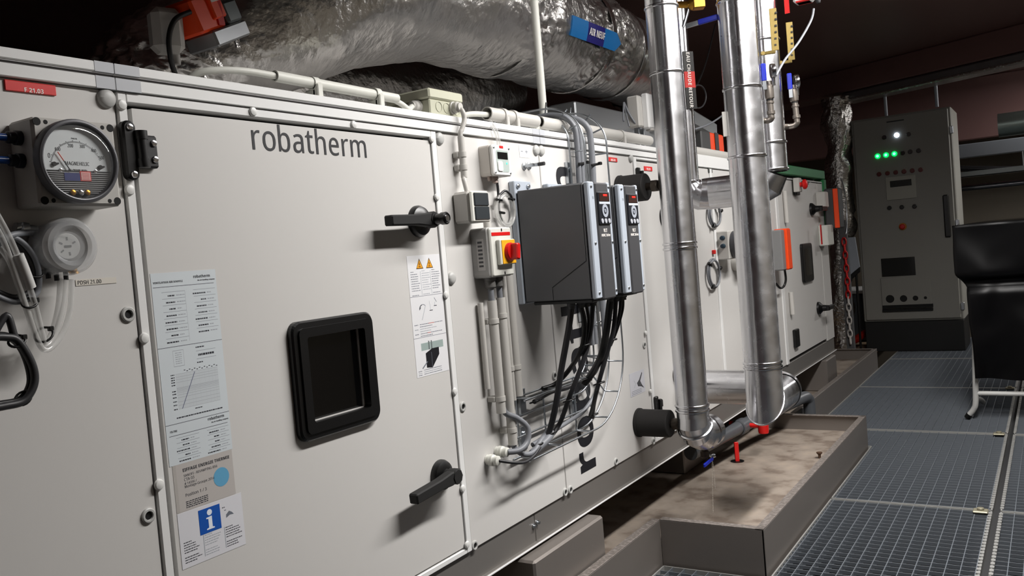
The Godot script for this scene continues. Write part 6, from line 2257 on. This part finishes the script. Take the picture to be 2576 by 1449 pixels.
# ---------- the far end of the room ----------
func cab_box(t: Node3D, called: String, a: Array, c: Array, d: float, m: Material, x := 7.75, ch := 0.001) -> void:
	var p := WX(a[0], a[1], x)
	var q := WX(c[0], c[1], x)
	var st = S()
	box2(st, Vector3(x, p.y, p.z), Vector3(x - d, q.y, q.z), ch)
	part(t, called, st, m)

func build_background() -> void:
	# control cabinet
	var t := thing("control_cabinet", "tall grey electrical control cabinet with three green lights on a black plinth", "cabinet", V(8.0, -1.08, 0.22))
	var st = S()
	box2(st, V(7.765, 0.885, -0.155), V(8.27, -0.828, 0.605), 0.008)
	part(t, "body", st, M.cab)
	st = S()
	box2(st, V(7.745, 0.872, -0.135), V(7.764, -0.812, 0.583), 0.005)
	part(t, "door", st, M.cab)
	st = S()
	box2(st, V(7.755, -0.829, -0.15), V(8.25, -1.079, 0.60), 0.004)
	part(t, "plinth", st, plain(Color(0.025, 0.025, 0.027), 0.6))
	var glow := func(c: Color, e: float) -> StandardMaterial3D:
		var m := plain(c, 0.4)
		m.emission_enabled = true
		m.emission = c
		m.emission_energy_multiplier = e
		return m
	var x := 7.745
	for p in [[2208, 393], [2229, 390], [2250, 387]]:
		st = S()
		var w := WX(p[0], p[1], x)
		disc(st, w, Vector3.LEFT, 0.0215, 0.014, 0.005, 20)
		part(t, "green_signal_light", st, glow.call(Color(0.0, 0.85, 0.36), 1.6))
		st = S()
		disc(st, w + Vector3(-0.013, 0, 0), Vector3.LEFT, 0.011, 0.004, 0.002, 16)
		part(t, "green_signal_core", st, glow.call(Color(0.45, 1.0, 0.75), 2.4))
	st = S()
	disc(st, WX(2256, 340, x), Vector3.LEFT, 0.020, 0.016, 0.004, 20)
	part(t, "white_signal_light", st, glow.call(Color(0.85, 0.92, 1.0), 4.0))
	var ruby := plain(Color(0.12, 0.03, 0.03), 0.3)
	for p in [[2225, 346], [2286, 338], [2271, 385], [2290, 382], [2311, 379]]:
		st = S()
		disc(st, WX(p[0], p[1], x), Vector3.LEFT, 0.0185, 0.014, 0.003, 16)
		part(t, "unlit_lamp", st, ruby)
	for k in 6:
		var f := k / 5.0
		st = S()
		disc(st, WX(2212 + 104 * f, 438 - 11 * f, x), Vector3.LEFT, 0.0185, 0.014, 0.003, 16)
		part(t, "red_signal_cap", st, plain(Color(0.36, 0.045, 0.05), 0.3))
	cab_box(t, "display_frame", [2228, 447], [2306, 497], 0.012, plain(Color(0.66, 0.66, 0.62), 0.5), x)
	cab_box(t, "display_screen", [2239, 456], [2294, 466], 0.0135, plain(Color(0.03, 0.03, 0.035), 0.2), x)
	cab_box(t, "top_label", [2230, 306], [2274, 303], 0.002, plain(Color(0.12, 0.12, 0.12), 0.5), x)
	for p in [[2238, 523], [2269, 521], [2301, 519]]:
		st = S()
		disc(st, WX(p[0], p[1], x), Vector3.LEFT, 0.0175, 0.016, 0.003, 16)
		part(t, "selector_knob", st, M.black)
	st = S()
	disc(st, WX(2271, 570, x), Vector3.LEFT, 0.030, 0.008, 0.002, 24)
	part(t, "stop_ring", st, plain(Color(0.70, 0.46, 0.08), 0.5))
	st = S()
	lathe(st, WX(2271, 570, x) + Vector3(-0.008, 0, 0), Vector3.LEFT, [[0.012, 0], [0.012, 0.01], [0.021, 0.014], [0.021, 0.026], [0.014, 0.032], [0, 0.033]], 24)
	part(t, "stop_button", st, M.red)
	cab_box(t, "viewing_window", [2216, 651], [2304, 692], 0.004, plain(Color(0.02, 0.02, 0.025), 0.08), x)
	# document pocket with a peaked edge
	var a := WX(2216, 700, x)
	var c := WX(2345, 772, x)
	st = S()
	slab(st, PackedVector2Array([Vector2(a.z, a.y), Vector2(lerpf(a.z, c.z, 0.42), a.y + 0.006), Vector2(lerpf(a.z, c.z, 0.68), a.y - 0.025), Vector2(c.z, a.y - 0.03), Vector2(c.z, c.y), Vector2(a.z, c.y)]), 0.0, 0.02, 0.002, Transform3D(Basis(Vector3.BACK, Vector3.UP, Vector3.LEFT), Vector3(x, 0, 0)))
	part(t, "document_pocket", st, M.cab)
	for p in [[2239, 752, 0.033], [2273, 751, 0.028], [2303, 750, 0.021], [2328, 749, 0.012]]:
		st = S()
		disc(st, WX(p[0], p[1], x - 0.02), Vector3.LEFT, p[2], 0.001, 0.0003, 24)
		part(t, "knockout_hole", st, M.black_matt)
	cab_box(t, "pocket_rail", [2221, 768], [2348, 771], 0.026, M.gasket, x)
	cab_box(t, "pocket_rail", [2221, 778], [2348, 780], 0.024, M.gasket, x)
	st = S()
	var h0 := WX(2379, 490, x)
	var h1 := WX(2390, 596, x)
	box2(st, Vector3(x, h0.y, h0.z - 0.022), Vector3(x - 0.03, h1.y, h0.z + 0.022), 0.008)
	part(t, "door_handle", st, M.black)
	for y in [0.70, -0.05, -0.72]:
		st = S()
		box2(st, V(7.75, y + 0.03, 0.585), V(7.78, y - 0.03, 0.612), 0.003)
		part(t, "hinge", st, M.zinc)
	# hanger rods above the cabinet
	var k := 0
	for q in [[7.76, 0.12, "left"], [7.63, 0.515, "right"]]:
		st = S()
		rod(st, V(q[0] + 0.05, 1.062, q[1]), V(q[0] + 0.05, 0.886, q[1]), 0.013, 12)
		solid("hanger_rod", ["pale hanger rod above the control cabinet's hinge-less side", "pale hanger rod above the control cabinet's handle side"][k], "rod", st, M.drive_trim, "hanger rods above the cabinet")
		k += 1
	# foil duct under the beam and its wrapped drop
	var dirz := Vector3(-0.73, 0, 1.665).normalized()
	var bx := Basis(-dirz.cross(Vector3.UP), Vector3.UP, dirz)
	t = thing("foil_duct", "flat foil-covered duct hanging under the brown beam", "duct", V(7.6, 1.06, 0.3))
	st = S()
	var o := V(7.19, 1.098, 1.145) + Vector3(signf(bx.x.x) * bx.x.x, 0, signf(bx.x.x) * bx.x.z) * 0.10
	cbox(st, o + dirz * 0.15, Vector3(0.18, 0.070, 3.3), 0.012, bx)
	part(t, "shaded_duct_side", st, M.galva)  # greyer metal stands for the shaded side of the foil duct
	st = S()
	cbox(st, o + dirz * 0.15 + Vector3(0, -0.032, 0), Vector3(0.19, 0.030, 3.3), 0.010, bx)
	part(t, "lit_underside", st, M.foil_crinkled)  # brighter foil layer stands for the lit bottom of the same duct
	t = thing("foil_column", "upright foil-wrapped pipe between the far unit and the control cabinet", "pipe", V(7.8, -1.08, -0.37))
	var pts := smooth(PackedVector3Array([V(7.80, 1.10, -0.262), V(7.80, 0.6, -0.272), V(7.80, 0.1, -0.30), V(7.80, -0.5, -0.335), V(7.80, -1.075, -0.37)]), 14)
	duct(t, "foil_wrap", pts, [0.10, 0.104, 0.096, 0.09, 0.085], M.foil_crinkled, 2.6, 21, 72)
	# galvanised round duct, beam, cable tray and rail further back
	st = S()
	lathe(st, V(8.6, 0.755, 0.89), Vector3.BACK, [[0.095, 0], [0.101, 0], [0.101, 2.7], [0.095, 2.7]], 40)
	lathe(st, V(8.6, 0.755, 1.17), Vector3.BACK, [[0.101, 0], [0.106, 0.004], [0.106, 0.012], [0.101, 0.016]], 40)
	solid("round_duct", "galvanised round duct end beyond the control cabinet", "duct", st, plain(Color(0.62, 0.68, 0.66), 0.28, 0.9))
	st = S()
	box2(st, V(8.9, 0.655, 0.4), V(9.0, 0.53, 3.55), 0.006)
	solid("wall_duct", "pale grey level trunking beyond the control cabinet", "trunking", st, plain(Color(0.62, 0.645, 0.68), 0.5))
	t = thing("cable_tray", "galvanised cable tray with sagging cables beyond the control cabinet", "cable tray", V(8.9, 0.36, 1.5))
	st = S()
	box2(st, V(8.8, 0.400, 0.42), V(8.806, 0.352, 3.5))
	box2(st, V(8.8, 0.358, 0.42), V(9.0, 0.352, 3.5))
	part(t, "side_rail", st, plain(Color(0.50, 0.52, 0.52), 0.4, 0.6))
	for q in [[1.05, 0.0], [1.75, 0.0]]:
		st = S()
		rod(st, V(8.9, 0.53, q[0]), V(8.9, 0.355, q[0]), 0.008, 8)
		part(t, "hanger", st, M.zinc)
	for q in [[0.44, 0.0], [0.455, 0.03], [0.425, 0.05]]:
		st = S()
		tube(st, smooth(PackedVector3Array([V(8.82 + q[1], q[0] + 0.02, 0.42), V(8.82 + q[1], q[0] - 0.03, 0.75), V(8.82 + q[1], 0.39, 1.1), V(8.84 + q[1], 0.375, 2.0)]), 6), 0.010, 8)
		solid("cable", ["dark cable sagging into the far tray, lying at its near edge", "dark cable sagging into the far tray, lying in its middle", "dark cable sagging into the far tray, lying deepest inside"][[0.44, 0.455, 0.425].find(q[0])], "cable", st, M.cable_dark, "cables in the far tray")
	st = S()
	rod(st, V(9.1, 0.262, 0.3), V(9.1, 0.262, 3.55), 0.028, 20)
	solid("steel_rail", "polished steel tube before the beige far wall", "tube", st, plain(Color(0.55, 0.56, 0.58), 0.2, 1.0))
	st = S()
	box2(st, V(9.5, 1.329, -2.2), V(9.62, 0.735, 3.55), 0.01)
	struct("trim_2", st, M.brown)
	# black tarpaulin over a tubular stand
	t = thing("covered_stand", "black plastic sheet draped over a white tubular stand on the walkway", "covered stand", V(5.13, -1.08, 0.9))
	tarpaulin(t)
	var wm := plain(Color(0.72, 0.72, 0.71), 0.35)
	var leg := [V(5.14, -0.40, 0.872), V(5.13, -0.62, 0.868), V(5.12, -0.86, 0.858), V(5.12, -0.99, 0.852), V(5.125, -1.03, 0.84), V(5.13, -1.060, 0.818)]
	st = S()
	tube(st, smooth(PackedVector3Array(leg), 5), 0.0145, 16)
	part(t, "leg", st, wm)
	st = S()
	rod(st, V(5.13, -1.058, 0.820), V(5.134, -1.078, 0.806), 0.0165, 14)
	part(t, "rubber_foot", st, M.cable_black)
	st = S()
	rod(st, V(5.12, -0.942, 0.855), V(5.12, -0.945, 1.80), 0.0125, 14)
	part(t, "cross_bar", st, wm)
	st = S()
	tube(st, smooth(PackedVector3Array([V(5.14, -0.40, 1.782), V(5.12, -0.86, 1.79), V(5.12, -1.0, 1.80), V(5.13, -1.06, 1.83)]), 5), 0.0145, 16)
	part(t, "leg", st, wm)
	st = S()
	tube(st, smooth(PackedVector3Array([V(5.12, -0.97, 0.854), V(5.35, -1.02, 0.86), V(5.50, -1.062, 0.86)]), 5), 0.0135, 14)
	part(t, "rear_leg", st, wm)

func tarpaulin(t: Node3D) -> void:
	var nz := FastNoiseLite.new()
	nz.seed = 42
	nz.frequency = 1.6
	nz.fractal_octaves = 2
	var st := SurfaceTool.new()
	st.begin(Mesh.PRIMITIVE_TRIANGLES)
	st.set_smooth_group(1)
	var rows := 60
	var cols := 150
	var grid := []
	for i in rows + 1:
		var f := float(i) / rows
		var y := lerpf(-0.045, -0.865, f)
		var zl := 0.80
		if y < -0.30: zl = lerpf(0.80, 0.852, clampf((-0.30 - y) / 0.07, 0.0, 1.0))
		if y < -0.42: zl = 0.852 + 0.02 * (-0.42 - y)
		var bulge := 0.03 if y > -0.33 else 0.0
		var pinch := exp(-pow((y + 0.355) / 0.03, 2.0)) * 0.03
		var row := PackedVector3Array()
		for j in cols + 1:
			var u := float(j) / cols * 4.0
			# outline walked: side, front, far side
			var x := 0.0
			var z := 0.0
			if u < 0.7:
				x = lerpf(5.42, 5.07, u / 0.7)
				z = zl
			elif u < 3.3:
				x = 5.07
				z = lerpf(zl, 1.86, (u - 0.7) / 2.6)
			else:
				x = lerpf(5.07, 5.42, (u - 3.3) / 0.7)
				z = 1.86
			var n := nz.get_noise_3d(x * 1.2, y * 1.4, z * 1.6)
			var fold := sin(z * 21.0 + n * 4.0) * 0.008 * f * f + n * 0.016
			x += -bulge + pinch + fold
			z += nz.get_noise_3d(y * 2.0, x, z + 7.0) * 0.008
			var yy := y
			if f > 0.9: yy += (f - 0.9) * 10.0 * (0.045 * smoothstep(1.02, 1.3, z) + 0.012 * sin(z * 9.0))
			row.append(V(x, yy, z))
		grid.append(row)
	for i in rows:
		for j in cols:
			var nn := Vector3(-1, 0, 0)
			if j < cols * 0.17: nn = Vector3(0, 0, -1)
			elif j > cols * 0.83: nn = Vector3(0, 0, 1)
			quad(st, grid[i][j], grid[i][j + 1], grid[i + 1][j + 1], grid[i + 1][j], nn)
	# top
	for j in cols:
		var a: Vector3 = grid[0][j]
		var c: Vector3 = grid[0][j + 1]
		tri(st, a, c, V(5.26, -0.03, lerpf(0.82, 1.84, float(j) / cols)), Vector3.UP)
	part(t, "black_sheet", st, M.tarp)

# ---------- fittings on the far unit ----------
func build_far_details() -> void:
	# orange-grey actuator on the post of the far unit
	var t := thing("damper_actuator", "upright grey and orange damper actuator on the far unit's post", "actuator", V(4.5, -0.20, 0.0))
	var st = S()
	box2(st, V(4.445, 0.012, 0.012), V(4.535, -0.198, 0.075), 0.006)
	part(t, "grey_half", st, plain(Color(0.45, 0.45, 0.45), 0.5))
	st = S()
	box2(st, V(4.505, 0.016, 0.020), V(4.585, -0.198, 0.088), 0.006)
	part(t, "orange_half", st, M.orange)
	st = S()
	lathe(st, V(4.60, -0.02, 0.05), Vector3.RIGHT, [[0.02, -0.02], [0.02, 0.02], [0.012, 0.025], [0, 0.025]], 14)
	part(t, "clamp", st, plain(Color(0.22, 0.22, 0.22), 0.5, 0.5))
	st = S()
	box2(st, V(4.45, -0.02, 0.0006), V(4.56, -0.18, 0.013), 0.002)
	part(t, "mounting_plate", st, M.zinc)
	st = S()
	tube(st, smooth(PackedVector3Array([V(4.56, -0.196, 0.05), V(4.57, -0.25, 0.05), V(4.56, -0.285, 0.04), V(4.52, -0.29, 0.03), V(4.49, -0.265, 0.02)]), 6), 0.006, 10)
	solid("cable", "black cable looping below the grey and orange actuator", "cable", st, M.cable_black)
	# cable loops and gauge on the panel behind the widest pipe
	var k := 0
	for q in [[1797, 540, 0.075, 0.085], [1795, 688, 0.075, 0.10]]:
		var c := W(q[0], q[1], 0.012)
		st = S()
		for s in 2:
			var ring := PackedVector3Array()
			for j in 25:
				var an := TAU * j / 24.0
				ring.append(c + Vector3(cos(an) * (q[2] - s * 0.008), sin(an) * (q[3] * 0.62 - s * 0.006), s * 0.006))
			tube(st, ring, 0.0045, 8)
		solid("cable_coil", ["coiled grey cable under the level pipe run", "coiled grey cable below the small gauge box of the far unit"][k], "cable", st, M.cable_grey, "cable coils on the far unit")
		for an in [0.3, 2.4, 4.2]:
			st = S()
			cbox(st, c + Vector3(cos(an) * q[2], sin(an) * q[3] * 0.62, 0.006), Vector3(0.022, 0.012, 0.016), 0.002, Basis(Vector3.BACK, an))
			solid("cable_tie", ["black tie on the coil under the level pipe run", "black tie on the coil below the far gauge box"][k], "cable tie", st, M.cable_black, ["ties on the upper far coil", "ties on the lower far coil"][k])
		k += 1
	t = thing("dial_gauge", "dial gauge on a grey box behind the widest pipe", "gauge", V(3.83, -0.09, 0.0))
	var gb := W(1800, 583, 0.0)
	st = S()
	box2(st, Vector3(gb.x, gb.y, 0.0006), Vector3(gb.x + 0.13, gb.y - 0.125, 0.055), 0.004)
	part(t, "box", st, M.box_grey)
	st = S()
	lathe(st, Vector3(gb.x + 0.065, gb.y - 0.0625, 0.055), Vector3.BACK, [[0.058, 0], [0.0605, 0.003], [0.0605, 0.022], [0.05, 0.026], [0.0495, 0.012], [0, 0.012]], 40)
	part(t, "bezel", st, plain(Color(0.27, 0.27, 0.285), 0.42, 0.3))
	st = S()
	disc(st, Vector3(gb.x + 0.065, gb.y - 0.0625, 0.067), Vector3.BACK, 0.048, 0.002, 0.0005, 32)
	part(t, "dial_face", st, plain(Color(0.75, 0.77, 0.78), 0.5))
	for y in [0.03, 0.065]:
		st = S()
		lathe(st, Vector3(gb.x, gb.y - y, 0.03), Vector3.LEFT, [[0.0105, 0], [0.0105, 0.008], [0.0085, 0.018], [0, 0.02]], 10)
		part(t, "hose_gland", st, plain(Color(0.05, 0.16, 0.22), 0.5))
	t = thing("pressure_switch", "round pressure switch with a clear cap and red clip below the far gauge box", "pressure switch", V(3.75, -0.2, 0.0))
	var ps := W(1845, 660, 0.0)
	st = S()
	lathe(st, ps + Vector3(0, 0, 0.0006), Vector3.BACK, [[0.04, 0], [0.04, 0.04], [0.036, 0.046], [0, 0.046]], 28)
	part(t, "body", st, M.box_grey)
	st = S()
	lathe(st, ps, Vector3.BACK, [[0.042, 0.03], [0.042, 0.055], [0.036, 0.062], [0, 0.062]], 28)
	part(t, "clear_cap", st, M.cover)
	st = S()
	cbox(st, W(1796, 634, 0.006), Vector3(0.022, 0.018, 0.012), 0.002)
	solid("red_clip", "small red plastic clip on the far unit's panel", "clip", st, M.red)
	# emergency button, boxes and handles near the far corner
	t = thing("stop_button", "red mushroom button on a grey box on the far unit's green-edged corner", "button", V(4.72, 0.2, 0.0))
	var sb := W(1993, 467, 0.0)
	st = S()
	box2(st, sb + Vector3(-0.035, -0.04, 0.0132), sb + Vector3(0.035, 0.04, 0.045), 0.003)
	part(t, "box", st, M.box_grey)
	st = S()
	lathe(st, sb + Vector3(0, 0, 0.045), Vector3.BACK, [[0.014, 0], [0.014, 0.012], [0.028, 0.018], [0.028, 0.03], [0.018, 0.038], [0, 0.04]], 24)
	part(t, "button", st, M.red)
	t = thing("damper_actuator", "dark grey actuator with an orange edge and thin guard hoop at the far unit's corner", "actuator", V(5.95, 0.0, 0.0))
	st = S()
	var c5 := W(2098, 525, 0.06)
	cbox(st, c5, Vector3(0.14, 0.26, 0.09), 0.01)
	part(t, "grey_half", st, plain(Color(0.24, 0.24, 0.245), 0.5))
	st = S()
	cbox(st, c5 + Vector3(-0.072, 0, 0.028), Vector3(0.012, 0.25, 0.03), 0.003)
	part(t, "orange_half", st, M.orange)
	st = S()
	cbox(st, Vector3(c5.x, c5.y, 0.0145), Vector3(0.08, 0.2, 0.004), 0.001)
	part(t, "mounting_plate", st, M.zinc)
	st = S()
	var hoop := PackedVector3Array()
	for j in 17:
		var an := -1.1 + 3.0 * j / 16.0
		hoop.append(c5 + Vector3(-0.06 + cos(an) * 0.15, sin(an) * 0.19, 0.06))
	tube(st, hoop, 0.003, 6)
	part(t, "guard_hoop", st, M.zinc)
	t = thing("terminal_box", "small white terminal box beside the dark actuator", "box", V(5.7, 0.1, 0.0))
	st = S()
	cbox(st, W(2068, 503, 0.03), Vector3(0.10, 0.10, 0.058), 0.006)
	part(t, "housing", st, M.pvc)
	t = thing("terminal_box", "white box with a red stripe below the dark actuator", "box", V(5.8, -0.15, 0.0))
	st = S()
	cbox(st, W(2078, 592, 0.03), Vector3(0.17, 0.13, 0.058), 0.006)
	part(t, "housing", st, M.pvc_light)
	st = S()
	cbox(st, W(2066, 590, 0.0595), Vector3(0.03, 0.12, 0.003), 0.0)
	part(t, "red_stripe", st, M.red)
	# orange actuator box above the far unit's top
	t = thing("damper_actuator", "orange actuator with a dark middle standing on the far unit behind the pipes", "actuator", V(4.0, 0.36, -0.12))
	st = S()
	box2(st, V(3.90, 0.492, -0.14), V(4.12, 0.372, -0.08), 0.006)
	part(t, "orange_cover", st, M.orange)
	st = S()
	box2(st, V(3.985, 0.494, -0.08), V(4.03, 0.40, -0.074), 0.002)
	part(t, "dark_middle", st, M.cable_dark)
	st = S()
	box2(st, V(3.78, 0.49, -0.15), V(3.90, 0.3556, -0.07), 0.006)
	part(t, "clamp", st, plain(Color(0.30, 0.30, 0.30), 0.5, 0.4))
	st = S()
	box2(st, V(3.90, 0.372, -0.14), V(4.12, 0.3556, -0.08), 0.002)
	part(t, "foot", st, M.zinc)
	st = S()
	lathe(st, V(3.45, 0.376, -0.03), Vector3.RIGHT, [[0.0155, 0.02], [0.0155, 0], [0.0195, 0], [0.0195, 1.2], [0.0155, 1.2]], 20)
	solid("conduit", "wide grey conduit along the far unit's top behind the pipes", "conduit", st, M.pvc)
	st = S()
	cbox(st, W(1786, 424, 0.002), Vector3(0.05, 0.036, 0.004), 0.0)
	solid("rating_plate", "small dark rating plate on the far unit's rail", "plate", st, plain(Color(0.28, 0.29, 0.28), 0.5))
	# cables and clips on the far post
	for q in [[1974, 480, 560, "grey conduit on the far unit's post above the orange actuator"], [1990, 735, 790, "short white conduit below the orange actuator"]]:
		st = S()
		var a := W(q[0], q[1], 0.014)
		var c := W(q[0] + 6, q[2], 0.014)
		rod(st, a, Vector3(a.x, c.y, a.z), 0.012, 12)
		solid("conduit", q[3], "conduit", st, M.pvc)
	# red and white chain with its grey post
	t = thing("barrier_post", "grey upright post with a red and white chain at the far pan's end", "post", V(7.2, -1.08, -0.16))
	st = S()
	box2(st, V(7.16, 0.05, -0.19), V(7.20, -1.079, -0.13), 0.004)
	part(t, "post", st, plain(Color(0.33, 0.33, 0.335), 0.5))
	for j in 16:
		st = S()
		var y := -0.12 - j * 0.052
		var ring := PackedVector3Array()
		for s in 13:
			var an := TAU * s / 12.0
			var v := Vector3(0, cos(an) * 0.033, sin(an) * 0.016)
			if j % 2: v = Vector3(v.z, v.y, 0)
			ring.append(V(7.13, y, -0.150 + sin(j * 0.3) * 0.004) + v)
		tube(st, ring, 0.0055, 6)
		part(t, "chain_link", st, M.red if j < 9 else plain(Color(0.78, 0.76, 0.74), 0.5))
	# broom leaning in the gap
	t = thing("floor_squeegee", "white-bladed squeegee with a black handle leaning beside the control cabinet", "squeegee", V(7.62, -1.08, -0.18))
	st = S()
	slab(st, PackedVector2Array([Vector2(-0.205, -0.095), Vector2(-0.150, -0.095), Vector2(-0.128, -0.345), Vector2(-0.205, -0.405)]), 0.0, 0.02, 0.002, Transform3D(Basis(Vector3.BACK, Vector3.UP, Vector3.LEFT), Vector3(7.6, H, 0)))
	part(t, "blade", st, plain(Color(0.66, 0.69, 0.73), 0.45))
	st = S()
	slab(st, PackedVector2Array([Vector2(-0.205, -0.406), Vector2(-0.128, -0.346), Vector2(-0.128, -0.385), Vector2(-0.205, -0.452)]), -0.002, 0.022, 0.002, Transform3D(Basis(Vector3.BACK, Vector3.UP, Vector3.LEFT), Vector3(7.6, H, 0)))
	part(t, "blade_holder", st, M.black)
	st = S()
	rod(st, V(7.6, -0.40, -0.163), V(7.6, -1.079, -0.168), 0.010, 12)
	part(t, "handle_rod", st, M.black)
	# grey bin with a white rim behind the gap, on a pale floor patch
	t = thing("grey_bin", "dark grey bin with a white rim behind the squeegee", "bin", V(8.6, -1.08, -0.45))
	st = S()
	box2(st, V(8.4, -0.63, -0.75), V(8.9, -1.065, -0.17), 0.01)
	part(t, "body", st, plain(Color(0.26, 0.28, 0.30), 0.5))
	st = S()
	box2(st, V(8.39, -0.595, -0.76), V(8.91, -0.63, -0.165), 0.006)
	part(t, "rim", st, M.white)
	st = S()
	box2(st, V(7.05, -1.081, -1.9), V(10.8, -1.16, -0.16))
	solid("floor_plinth", "pale concrete plinth behind the drip pans", "plinth", st, plain(Color(0.62, 0.53, 0.43), 0.8))
	st = S()
	tube(st, smooth(PackedVector3Array([V(7.9, -1.04, -0.36), V(7.95, -1.00, -0.27), V(8.05, -0.965, -0.22), V(8.2, -0.96, -0.20)]), 6), 0.032, 14)
	solid("red_hose", "red hose lying beside the control cabinet's plinth", "hose", st, plain(Color(0.72, 0.16, 0.10), 0.4))
